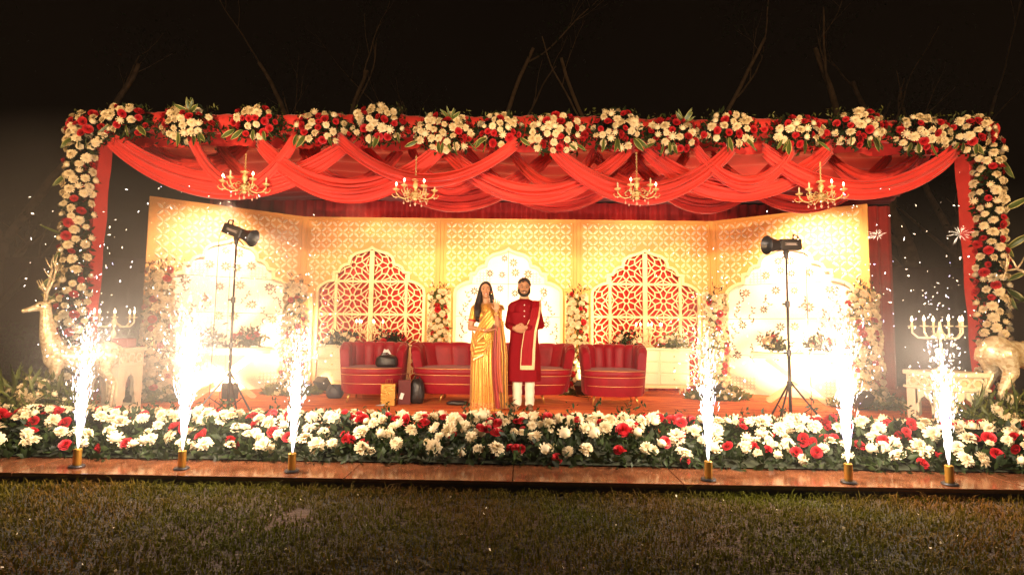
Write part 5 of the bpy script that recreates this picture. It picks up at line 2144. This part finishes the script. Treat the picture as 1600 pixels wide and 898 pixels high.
def chandelier(px, pyc, Y, label, lit, s=1.0, rz=0.2, chain=50):
    """pyc: photo row of the arm ring"""
    c = at(px, pyc, Y)
    ztop = (at(px, pyc - chain, Y).z - c.z) / s
    r = thing('chandelier', c, label, 'chandelier', 'gilt candle chandeliers under the canopy', rz)
    MB().lathe([(0.0, -0.10), (0.02, -0.095), (0.035, -0.07), (0.022, -0.045), (0.05, -0.02), (0.062, 0.0), (0.05, 0.02), (0.02, 0.04), (0.018, 0.07), (0.036, 0.10),
                (0.04, 0.13), (0.028, 0.165), (0.016, 0.18), (0.055, 0.195), (0.06, 0.205), (0.012, 0.21), (0.01, 0.225)], n=16).build('column', GILT, r, smooth=True)
    ch = MB()
    k = 0
    z = 0.225
    while z < ztop:
        a = (k % 2) * PI / 2
        pts = [(0.009 * math.cos(t) * math.cos(a), 0.009 * math.cos(t) * math.sin(a), z + 0.014 + 0.014 * math.sin(t)) for t in np.linspace(0, 2 * PI, 9)]
        ch.tube(pts, 0.0035, 4, cap=False)
        z += 0.021
        k += 1
    ch.build('chain', GILT, r)
    for i in range(6):
        a = 2 * PI * i / 6
        ca, sa = math.cos(a), math.sin(a)

        def Q(rr_, zz):
            return (rr_ * ca, rr_ * sa, zz)
        arm = MB().tube([Q(0.03, 0.0), Q(0.09, -0.055), Q(0.16, -0.075), Q(0.225, -0.05), Q(0.265, 0.0), Q(0.27, 0.035)], [0.011, 0.010, 0.0095, 0.009, 0.009, 0.012], 7)
        arm.tube([Q(0.06, 0.03), Q(0.12, 0.045), Q(0.17, 0.0), Q(0.15, -0.04), Q(0.12, -0.03)], [0.006, 0.007, 0.007, 0.006, 0.004], 6)
        arm.tube([Q(0.21, -0.05), Q(0.30, -0.055), Q(0.33, -0.02), Q(0.31, 0.0)], [0.006, 0.006, 0.006, 0.003], 6)
        ao = arm.build('arm', GILT, r, smooth='all')
        MB().lathe([(0.01, 0), (0.03, 0.008), (0.048, 0.022), (0.05, 0.028), (0.02, 0.026)], Q(0.27, 0.035), 12).build('drip_pan', GILT, ao, smooth=True)
        MB().tube([Q(0.27, 0.055), Q(0.27, 0.11)], 0.010, 8).build('candle', CANDLE, ao)
        MB().lathe([(0.002, 0), (0.011, 0.010), (0.013, 0.022), (0.007, 0.040), (0.001, 0.052)], Q(0.27, 0.11), 8).build('bulb', BULB if i in lit else mat('frosted_bulb', (0.8, 0.62, 0.42), 0.3), r, smooth='all')
        for (rr_, zz, L) in ((0.27, -0.02, 0.05), (0.16, -0.09, 0.06)):
            MB().lathe([(0.001, 0), (0.002, -L * .4), (0.012, -L * 0.75), (0.009, -L), (0.001, -L * 1.1)], Q(rr_, zz), 6).build('crystal_drop', CRYSTAL, r)
    MB().lathe([(0.001, 0), (0.003, -0.02), (0.018, -0.045), (0.012, -0.065), (0.001, -0.075)], (0, 0, -0.10), 8).build('crystal_drop', CRYSTAL, r)
    r.scale = (s, s, s)
    return r


chandelier(382, 292, 6.42, 'leftmost gilt chandelier, hanging over the left light stand', (1, 3, 5), 0.88, 0.3, 50)
chandelier(649, 303, 6.42, 'second gilt chandelier from the left with three lit bulbs', (3, 4, 5), 0.84, 0.1, 58)
chandelier(995, 302, 6.42, 'third gilt chandelier from the left, right of the couple', (4, 0), 0.85, 0.0, 62)
chandelier(1283, 306, 6.42, 'rightmost gilt chandelier, close above the right light stand', (4, 5, 0), 0.86, 0.5, 52)


def candelabrum(loc, label, s=1.0, m=None, rz=0.0, n=6, stem=0.42, lit=True):
    m = m or CREAM_PAINT
    r = thing('candelabrum', loc, label, 'candelabrum', 'white candelabra with burning candles', rz)
    MB().lathe([(0.0, 0), (0.085, 0.0), (0.088, 0.015), (0.05, 0.03), (0.02, 0.06), (0.014, 0.12), (0.03, 0.16), (0.034, 0.2), (0.014, 0.24), (0.012, stem - 0.08), (0.03, stem - 0.03), (0.034, stem), (0.02, stem + 0.05), (0.012, stem + 0.12), (0.0, stem + 0.13)], n=16).build('stem', m, r, smooth=True)
    for i in range(n):
        a = 2 * PI * i / n
        ca, sa = math.cos(a), math.sin(a)

        def Q(rr_, zz):
            return (rr_ * ca, rr_ * sa, stem + zz)
        R_ = 0.26 if i % 2 == 0 else 0.2
        ao = MB().tube([Q(0.02, 0.0), Q(R_ * .4, -0.06), Q(R_ * .8, -0.055), Q(R_, 0.0), Q(R_, 0.06)], [0.012, 0.012, 0.011, 0.010, 0.011], 8).build('arm', m, r, smooth='all')
        MB().lathe([(0.01, 0.06), (0.04, 0.07), (0.045, 0.08), (0.015, 0.078)], (R_ * ca, R_ * sa, stem), 12).build('drip_pan', m, ao, smooth=True)
        MB().tube([Q(R_, 0.078), Q(R_, 0.13)], 0.012, 8).build('candle', CANDLE, ao)
        MB().lathe([(0.002, 0), (0.012, 0.012), (0.013, 0.024), (0.006, 0.042), (0.001, 0.062)], (R_ * ca, R_ * sa, stem + 0.13), 8).build('flame', BULB, r, smooth='all')
    r.scale = (s, s, s)
    return r


candelabrum((gx(572, 9.3), 9.3, FZ + 0.79), 'cream candelabrum with burning candles on the left sideboard', 0.95, TRIM_CREAM, 0.2, stem=0.26)
candelabrum((gx(1016, 9.3), 9.3, FZ + 0.79), 'cream candelabrum with burning candles on the right sideboard', 0.95, TRIM_CREAM, 0.4, stem=0.26)


# pedestals at the two sides
def pedestal(px, Y, w, h, label, rz=0.0):
    r = thing('pedestal', (gx(px, Y), Y, FZ), label, 'pedestal', 'white cutwork pedestals at the stage sides', rz)
    d = w
    hw = w / 2
    t = 0.02
    # four panels, each with an arched opening
    def arch_panel():
        mb = MB()
        oh, ow = h * 0.60, w * 0.26
        lz = h * 0.10
        pts = []
        for x, z in ((0, 1.0), (0.18, 0.93), (0.5, 0.86), (0.62, 0.74), (1.0, 0.66), (1.0, 0.45), (0.72, 0.40), (0.72, 0.28), (0.95, 0.2), (0.95, 0.0)):
            pts.append((x * ow, lz + z * (oh - lz)))
        top_z = h * 0.70
        for (a, za), (b, zb) in zip(pts, pts[1:]):
            if b <= a:
                continue
            mb.prism([(a, za), (b, zb), (b, top_z), (a, top_z)], 0, t)
            mb.prism([(-b, zb), (-a, za), (-a, top_z), (-b, top_z)], 0, t)
        for s in (-1, 1):
            mb.box((s * (ow + hw) / 2, t / 2, top_z / 2), (hw - ow, t, top_z))
            mb.prism([(s * ow * .72, lz + .28 * (oh - lz)), (s * ow, lz + .28 * (oh - lz)), (s * ow, lz + .45 * (oh - lz)), (s * ow * .72, lz + .40 * (oh - lz))], 0, t)
        mb.box((0, t / 2, lz / 2), (ow * 2, t, lz))
        return mb.mesh('side_panel', CREAM_PAINT)
    me = arch_panel()
    for k in range(4):
        a = k * PI / 2
        link('side_panel', me, r, (math.sin(a) * hw, -math.cos(a) * hw, 0), (0, 0, a), (0.998, 1, 1))
    MB().rbox((0, 0, h * 0.72), (w + 0.05, w + 0.05, 0.03), 0.006, 1).build('ledge', CREAM_PAINT, r)
    fz = MB()
    for k in range(4):
        a = k * PI / 2
        fz.T = Matrix.Translation((math.sin(a) * hw, -math.cos(a) * hw, 0)) @ Matrix.Rotation(a, 4, 'Z')
        for s in (-1, 0, 1):
            cx_ = s * w * 0.31
            pts = [(cx_ + w * .13 * math.cos(q), h * 0.83 + h * 0.075 * math.sin(q)) for q in np.linspace(0, 2 * PI, 7)[:-1]]
            fz.sweep(pts, 0.018, -0.002, 0.016, closed=True)
        fz.sweep([(-hw + .01, h * .74), (hw - .01, h * .74), (hw - .01, h * .93), (-hw + .01, h * .93)], 0.02, 0.0005, 0.017, closed=True)
    fz.T = Matrix.Identity(4)
    fz.build('frieze', CREAM_PAINT, r)
    MB().box((0, 0, h * 0.835), (w - 0.06, w - 0.06, h * 0.185)).build('inner_box', mat('pale_yellow_liner', (0.72, 0.58, 0.30), 0.6), r)
    MB().rbox((0, 0, h * 0.965), (w + 0.05, w + 0.05, 0.05), 0.008, 1).build('top', CREAM_PAINT, r)
    return r


pedestal(176, 6.9, 0.44, 0.80, 'white cutwork pedestal left of the backdrop, behind the left fountain')
pedestal(1477, 6.1, 0.50, 0.66, 'white cutwork pedestal at the right, behind the rightmost fountain', 0.05)
candelabrum((gx(172, 6.9), 6.9, FZ + 0.80), 'cream candelabrum on the left pedestal, left of the backdrop', 0.9, CREAM_PAINT, 0.1, stem=0.34)
candelabrum((gx(1473, 6.1), 6.1, FZ + 0.665), 'cream candelabrum on the right pedestal with five candle arms', 1.0, CREAM_PAINT, 0.15, stem=0.42)
o = MB().rbox((0, 0, 0.055), (0.20, 0.16, 0.11), 0.008, 1).build('gift_box', mat('maroon_box', (0.22, 0.05, 0.05), 0.6), loc=(gx(196, 6.85), 6.78, FZ + 0.802))
mark(o, 'small dull maroon box on the left pedestal beside the candelabrum', 'box')


# studio light stands
def light_stand(px, Y, pyh, aimdir, label, tilt, zf=0.0):
    base = Vector((gx(px, Y), Y, FZ))
    hp = at(px, pyh, Y)
    # the stand leans with the lens slightly; stand it upright over its base
    zh = hp.z - FZ - 0.16
    r = thing('light_stand', base, label, 'light stand', 'studio lights on tripod stands')
    MB().tube([(0, 0, 0.10), (0, 0, 0.85)], 0.017, 10).build('lower_pole', BLACK_METAL, r, smooth='all')
    MB().tube([(0, 0, 0.85), (0, 0, 1.38)], 0.0135, 10).build('middle_pole', BLACK_METAL, r, smooth='all')
    MB().tube([(0, 0, 1.38), (0, 0, zh)], 0.0105, 10).build('upper_pole', BLACK_METAL, r, smooth='all')
    for z in (0.85, 1.38):
        MB().lathe([(0.012, -0.035), (0.024, -0.03), (0.024, 0.03), (0.012, 0.035)], (0, 0, z), 12).build('collar', BLACK_PLASTIC, r)
        MB().tube([(0, 0, z), (-0.055, -0.01, z)], [0.007, 0.012], 8).build('knob', BLACK_PLASTIC, r)
    MB().lathe([(0.02, -0.03), (0.028, -0.025), (0.028, 0.025), (0.02, 0.03)], (0, 0, 0.52), 12).build('collar', BLACK_PLASTIC, r)
    MB().lathe([(0.02, -0.02), (0.024, 0.0), (0.02, 0.02)], (0, 0, 0.13), 12).build('collar', BLACK_PLASTIC, r)
    for k in range(3):
        a = math.radians(-150 + 120 * k + 12)
        ex, ey = 0.40 * math.cos(a), 0.40 * math.sin(a)
        lg = MB().tube([(0.02 * math.cos(a), 0.02 * math.sin(a), 0.52), (ex, ey, 0.012)], 0.0105, 8).build('leg', BLACK_METAL, r)
        MB().ball((ex, ey, 0.014), 0.016, 8, 6).build('rubber_foot', BLACK_PLASTIC, lg)
        MB().tube([(0.02 * math.cos(a), 0.02 * math.sin(a), 0.13), (ex * .5, ey * .5, 0.27)], 0.006, 6).build('brace', BLACK_METAL, r)
    # lamp head: its own part group, aimed
    d = Vector((aimdir * math.cos(tilt), -0.18, -math.sin(tilt))).normalized()
    c = Vector((0, 0, zh + 0.11))
    R = Vector((1, 0, 0)).rotation_difference(d).to_matrix() if aimdir > 0 else (Vector((1, 0, 0)).rotation_difference(d).to_matrix())
    if aimdir < 0:
        xa = d
        ya = Vector((0, 0, 1)).cross(xa).normalized()
        za = xa.cross(ya)
        R = Matrix((xa, ya, za)).transposed()
    q = []
    T = Matrix.Translation(c) @ R.to_4x4()
    mb = MB()
    mb.T = T
    mb.rbox((-0.03, 0, 0.0), (0.26, 0.125, 0.125), 0.022, 3)
    bd = mb.build('lamp_body', BLACK_PLASTIC, r, smooth=35)
    mb = MB()
    mb.T = T
    for k in range(7):
        mb.box((-0.12 + 0.02 * k, 0, 0.0645), (0.006, 0.09, 0.004))
    mb.build('cooling_fin', BLACK_METAL, bd)
    mb = MB()
    mb.T = T
    for sy in (-1, 1):
        mb.box((-0.02, sy * 0.0632, 0.012), (0.15, 0.0015, 0.004))
        mb.box((-0.02, sy * 0.0632, -0.008), (0.15, 0.0015, 0.004))
        for k in range(9):
            mb.box((-0.075 + 0.0135 * k, sy * 0.0632, 0.002), (0.008, 0.0015, 0.009))
    mb.build('lettering', mat('faded_silver_print', (0.34, 0.28, 0.26), 0.5), bd)
    mb = MB()
    mb.T = T
    mb.tube([(-0.09, 0, 0.058), (-0.10, 0, 0.115), (-0.155, 0, 0.10), (-0.155, 0, 0.03)], 0.010, 8)
    mb.build('handle', BLACK_PLASTIC, r, smooth='all')
    mb = MB()
    mb.T = T
    n = 32
    prof = [(0.055, 0.10), (0.062, 0.115), (0.085, 0.20), (0.105, 0.235), (0.102, 0.235), (0.08, 0.20), (0.05, 0.118)]
    vs, fs = [], []
    for rr_, xx in prof:
        for k in range(n):
            an = 2 * PI * k / n
            vs.append((xx, rr_ * math.cos(an), rr_ * math.sin(an)))
    for i in range(len(prof) - 1):
        for k in range(n):
            a_, b_ = i * n + k, i * n + (k + 1) % n
            fs.append((a_, b_, b_ + n, a_ + n))
    mb.add(vs, fs)
    mb.build('reflector', BLACK_PLASTIC, r, smooth=40)
    mb = MB()
    mb.T = T
    mb.lathe([(0.0, 0.0), (0.05, 0.0), (0.048, 0.008), (0.0, 0.012)], (0.112, 0, 0), 20, axis=(1, 0, 0))
    mb.build('lamp_face', emit('led_face', (1.0, 0.82, 0.6), 6.0), r)
    mb = MB()
    mb.tube([(0, 0, zh - 0.04), (0, 0, zh + 0.05)], [0.018, 0.03], 10)
    mb.tube([(0.0, -0.05, zh + 0.03), (0.0, 0.05, zh + 0.03)], 0.014, 8)
    mb.build('bracket', BLACK_PLASTIC, r, smooth=True)
    mb = MB().tube([(0.02, 0, zh + 0.03), (0.02 + 0.07 * aimdir, 0, zh - 0.045)], [0.006, 0.008], 6)
    mb.build('tilt_lever', BLACK_PLASTIC, r)
    # power cable from the rear of the head to the floor
    back = c - d * 0.16
    sgn = -aimdir
    pts = [back, back + Vector((sgn * 0.05, 0, -0.03)), back + Vector((sgn * 0.075, 0, -0.15)), Vector((back.x + sgn * 0.07, 0.02, zh * 0.6)), Vector((back.x + sgn * 0.10, 0.05, 0.4)), Vector((back.x + sgn * 0.09, 0.05, 0.01)), Vector((back.x + sgn * 0.2, 0.3, 0.006))]
    cable = MB().tube(pts, 0.0042, 6).build('power_cable', BLACK_PLASTIC, r, smooth='all')
    wpos = base + c + d * 0.25
    spot('stand_lamp', wpos, wpos + d, 60, (1.0, 0.80, 0.60), 95, 0.8, 0.05)
    return r


light_stand(358, 6.35, 356, 1, 'black studio light on a tripod stand at the left, head tilted down to the right', math.radians(20))
light_stand(1234, 5.95, 376, -1, 'black studio light on a tripod stand at the right, head level and facing left', math.radians(2))


# golden deer
def deer_mat():
    m = bpy.data.materials.new('gold_mosaic')
    m.use_nodes = True
    n = m.node_tree
    b = n.nodes['Principled BSDF']
    b.inputs['Metallic'].default_value = 0.35
    b.inputs['Roughness'].default_value = 0.32
    tc = n.nodes.new('ShaderNodeTexCoord')
    v = n.nodes.new('ShaderNodeTexVoronoi')
    v.inputs['Scale'].default_value = 38
    n.links.new(tc.outputs['Object'], v.inputs['Vector'])
    r = n.nodes.new('ShaderNodeValToRGB')
    r.color_ramp.elements[0].color = (0.62, 0.44, 0.22, 1)
    r.color_ramp.elements[1].color = (0.95, 0.84, 0.58, 1)
    sp = n.nodes.new('ShaderNodeSeparateColor')
    n.links.new(v.outputs['Color'], sp.inputs[0])
    n.links.new(sp.outputs[0], r.inputs['Fac'])
    n.links.new(r.outputs['Color'], b.inputs['Base Color'])
    bp = n.nodes.new('ShaderNodeBump')
    bp.inputs['Distance'].default_value = 0.02
    bp.inputs['Strength'].default_value = 0.8
    n.links.new(sp.outputs[1], bp.inputs['Height'])
    n.links.new(bp.outputs['Normal'], b.inputs['Normal'])
    return m


DEER = deer_mat()


def deer(loc, rz, label, s=1.0, antler=0):
    """faces local -x"""
    r = thing('deer_statue', loc, label, 'deer statue', 'golden mosaic deer statues at the stage sides', rz)
    mb = MB()
    # trunk
    for x, y, z, a, b_, c_ in ((-0.26, 0, 0.80, 0.15, 0.125, 0.17), (-0.10, 0, 0.79, 0.17, 0.12, 0.15), (0.08, 0, 0.80, 0.17, 0.115, 0.135), (0.26, 0, 0.83, 0.15, 0.125, 0.155)):
        mb.ball((x, y, z), 1, 16, 12, s=(a, b_, c_))
    limb(mb, [(-0.26, 0, 0.80), (0.0, 0, 0.80), (0.27, 0, 0.83)], [0.13, 0.12, 0.125], 14)
    # neck and head
    limb(mb, [(-0.30, 0, 0.88), (-0.37, 0, 1.08), (-0.40, 0, 1.28), (-0.41, 0, 1.40)], [0.125, 0.090, 0.066, 0.058], 14)
    mb.ball((-0.44, 0, 1.43), 1, 14, 10, s=(0.085, 0.058, 0.062))
    limb(mb, [(-0.46, 0, 1.425), (-0.56, 0, 1.385), (-0.62, 0, 1.365)], [0.050, 0.034, 0.026], 12)
    for e in (-1, 1):
        limb(mb, [(-0.40, e * 0.045, 1.465), (-0.37, e * 0.12, 1.50), (-0.35, e * 0.17, 1.50)], [0.014, 0.024, 0.006], 8)
        # front leg
        limb(mb, [(-0.27, e * 0.085, 0.76), (-0.28, e * 0.085, 0.58), (-0.27, e * 0.08, 0.40), (-0.275, e * 0.08, 0.10), (-0.295, e * 0.08, 0.03)], [0.070, 0.045, 0.028, 0.021, 0.026], 10)
        # hind leg: thigh, hock, shank
        limb(mb, [(0.27, e * 0.09, 0.80), (0.22, e * 0.095, 0.62), (0.33, e * 0.085, 0.42), (0.30, e * 0.085, 0.12), (0.275, e * 0.085, 0.03)], [0.105, 0.065, 0.031, 0.022, 0.027], 10)
    limb(mb, [(0.38, 0, 0.90), (0.43, 0, 0.84), (0.43, 0, 0.78)], [0.035, 0.028, 0.01], 8)
    remeshed('body', mb, DEER, 0.009, r, 4)
    rd2 = random.Random(4)
    for e in (-1, 1):
        an = MB()
        if antler == 0:
            main = [(-0.42, e * 0.035, 1.47), (-0.42, e * 0.08, 1.60), (-0.38, e * 0.14, 1.75), (-0.36, e * 0.13, 1.90), (-0.38, e * 0.10, 1.99)]
        else:
            main = [(-0.42, e * 0.035, 1.47), (-0.36, e * 0.10, 1.58), (-0.22, e * 0.17, 1.68), (-0.10, e * 0.18, 1.66), (-0.02, e * 0.15, 1.56)]
        an.tube(main, [0.017, 0.015, 0.013, 0.010, 0.005], 8)
        for i in range(1, 4):
            p = Vector(main[i])
            for k in range(2):
                d = Vector((rd2.uniform(-0.8, 0.3), e * rd2.uniform(-0.3, 0.5), 1)).normalized()
                an.tube([p, p + d * 0.09 + Vector((-0.01, 0, 0)), p + d * 0.18], [0.010, 0.008, 0.003], 6)
        an.build('antler', DEER, r, smooth='all')
        MB().ball((-0.475, e * 0.048, 1.44), 0.011, 8, 6).build('eye', EYE_D, r)
    r.scale = (s, s, s)
    return r


deer((gx(122, 6.3) , 6.35, FZ), math.radians(48), 'golden mosaic deer statue at the left, head high and facing left', 0.89)
deer((at(1597, 600, 5.9).x, 5.9, FZ), math.radians(186), 'golden mosaic deer statue at the right edge, hindquarters showing', 1.08, 1)


def clump(px, Y, w, h, n, label, seed, mx=LEAF_LIGHT):
    rd = random.Random(seed)
    x0 = gx(px, Y)
    g = thing('flower_clump', (x0, Y, FZ), label, 'flower clump', 'bushy white flower clumps at the feet of the deer')
    lf = []
    for i in range(1900):
        a, e = rd.uniform(0, 2 * PI), rd.random() ** 0.5
        lf.append((w * e * math.cos(a), 0.28 * e * math.sin(a), h * rd.random() * (1.08 - e * e * 0.8)))
    leaf_cloud('foliage', lf, 0.10, mx, g, aim=(0, -.1, .6), width=0.3)
    bl = []
    for i in range(70):
        a, e = rd.uniform(0, 2 * PI), rd.random() ** 0.5
        bl.append((w * e * math.cos(a), 0.25 * e * math.sin(a), h * 0.5))
    leaf_cloud('long_blades', bl, 0.34, mx, g, aim=(0, -.1, 1.2), width=0.06, spread=0.8)
    for i in range(n):
        a, e = rd.uniform(-PI, 0), rd.uniform(0.1, 1)
        bloom(g, (w * e * math.cos(a), 0.25 * e * math.sin(a) - 0.03, h * rd.uniform(0.35, 1) * (1.05 - e * e * 0.8)), (math.cos(a) * .5, -.8, .5), rd, False, 0.058)
    return g


clump(58, 5.95, 0.62, 0.50, 70, 'bushy green clump with white flowers at the left deer legs', 1)
clump(1572, 5.75, 0.50, 0.42, 60, 'bushy green clump with white flowers below the right deer', 2)

# ------------------------------------------------------------------ haze and fountain smoke
def volume(name, dens, col, grad=None):
    m = bpy.data.materials.new(name)
    m.use_nodes = True
    n = m.node_tree
    n.nodes.remove(n.nodes['Principled BSDF'])
    v = n.nodes.new('ShaderNodeVolumePrincipled')
    v.inputs['Color'].default_value = (*col, 1)
    v.inputs['Density'].default_value = dens
    v.inputs['Anisotropy'].default_value = 0.2
    n.links.new(v.outputs[0], n.nodes['Material Output'].inputs['Volume'])
    if grad:
        tc = n.nodes.new('ShaderNodeTexCoord')
        g = n.nodes.new('ShaderNodeTexGradient')
        g.gradient_type = 'SPHERICAL'
        mp = n.nodes.new('ShaderNodeMapping')
        mp.inputs['Scale'].default_value = tuple(1 / q for q in grad)
        n.links.new(tc.outputs['Object'], mp.inputs[0])
        n.links.new(mp.outputs[0], g.inputs[0])
        t = n.nodes.new('ShaderNodeTexNoise')
        t.inputs['Scale'].default_value = 0.9
        t.inputs['Detail'].default_value = 3
        n.links.new(tc.outputs['Object'], t.inputs[0])
        a = n.nodes.new('ShaderNodeMath')
        a.operation = 'MULTIPLY'
        n.links.new(g.outputs['Fac'], a.inputs[0])
        n.links.new(t.outputs['Fac'], a.inputs[1])
        b = n.nodes.new('ShaderNodeMath')
        b.operation = 'MULTIPLY'
        b.inputs[1].default_value = dens * 2
        n.links.new(a.outputs[0], b.inputs[0])
        n.links.new(b.outputs[0], v.inputs['Density'])
    return m


hz = MB().box((0, 8.0, 5.0), (50, 24.4, 14.0)).build('haze', volume('night_haze', 0.0008, (0.9, 0.85, 0.8)))
mark(hz, 'thin warm smoke haze hanging over the stage', kind='stuff')


def smoke(c, r, dens, label):
    o = MB().ball((0, 0, 0), 1, 20, 12, s=r).build('smoke', volume('smoke_cloud', dens, (0.95, 0.88, 0.8), r), loc=c)
    mark(o, label, 'smoke', kind='stuff')
    return o


smoke((-5.3, 7.4, 1.3), (4.2, 2.9, 2.6), 0.22, 'lit smoke drifting behind the left fountains and deer')
smoke((5.9, 7.6, 1.0), (3.2, 2.7, 2.2), 0.13, 'thinner lit smoke drifting behind the right fountains')


# smoke puff added round each fountain to stand in for lens bloom
for o_ in [q for q in S.objects if q.name.split('.')[0] == 'spark_fountain']:
    px_ = o_.location.x
    side = 'left' if px_ < 0 else 'right'
    k = {0: 'outermost', 1: 'middle', 2: 'inner'}[sorted(range(3), key=lambda i: abs(abs(px_) - (3.4, 2.6, 1.65)[i]))[0]]
    R_ = (0.62, 0.55, 0.95) if k != 'middle' else (0.85, 0.7, 1.1)
    smoke(tuple(o_.location + Vector((0, 0.1, 0.8))), R_, 0.085 if side == 'left' else 0.05, 'added smoke puff as glow halo round the %s spark fountain on the %s' % (k, side))
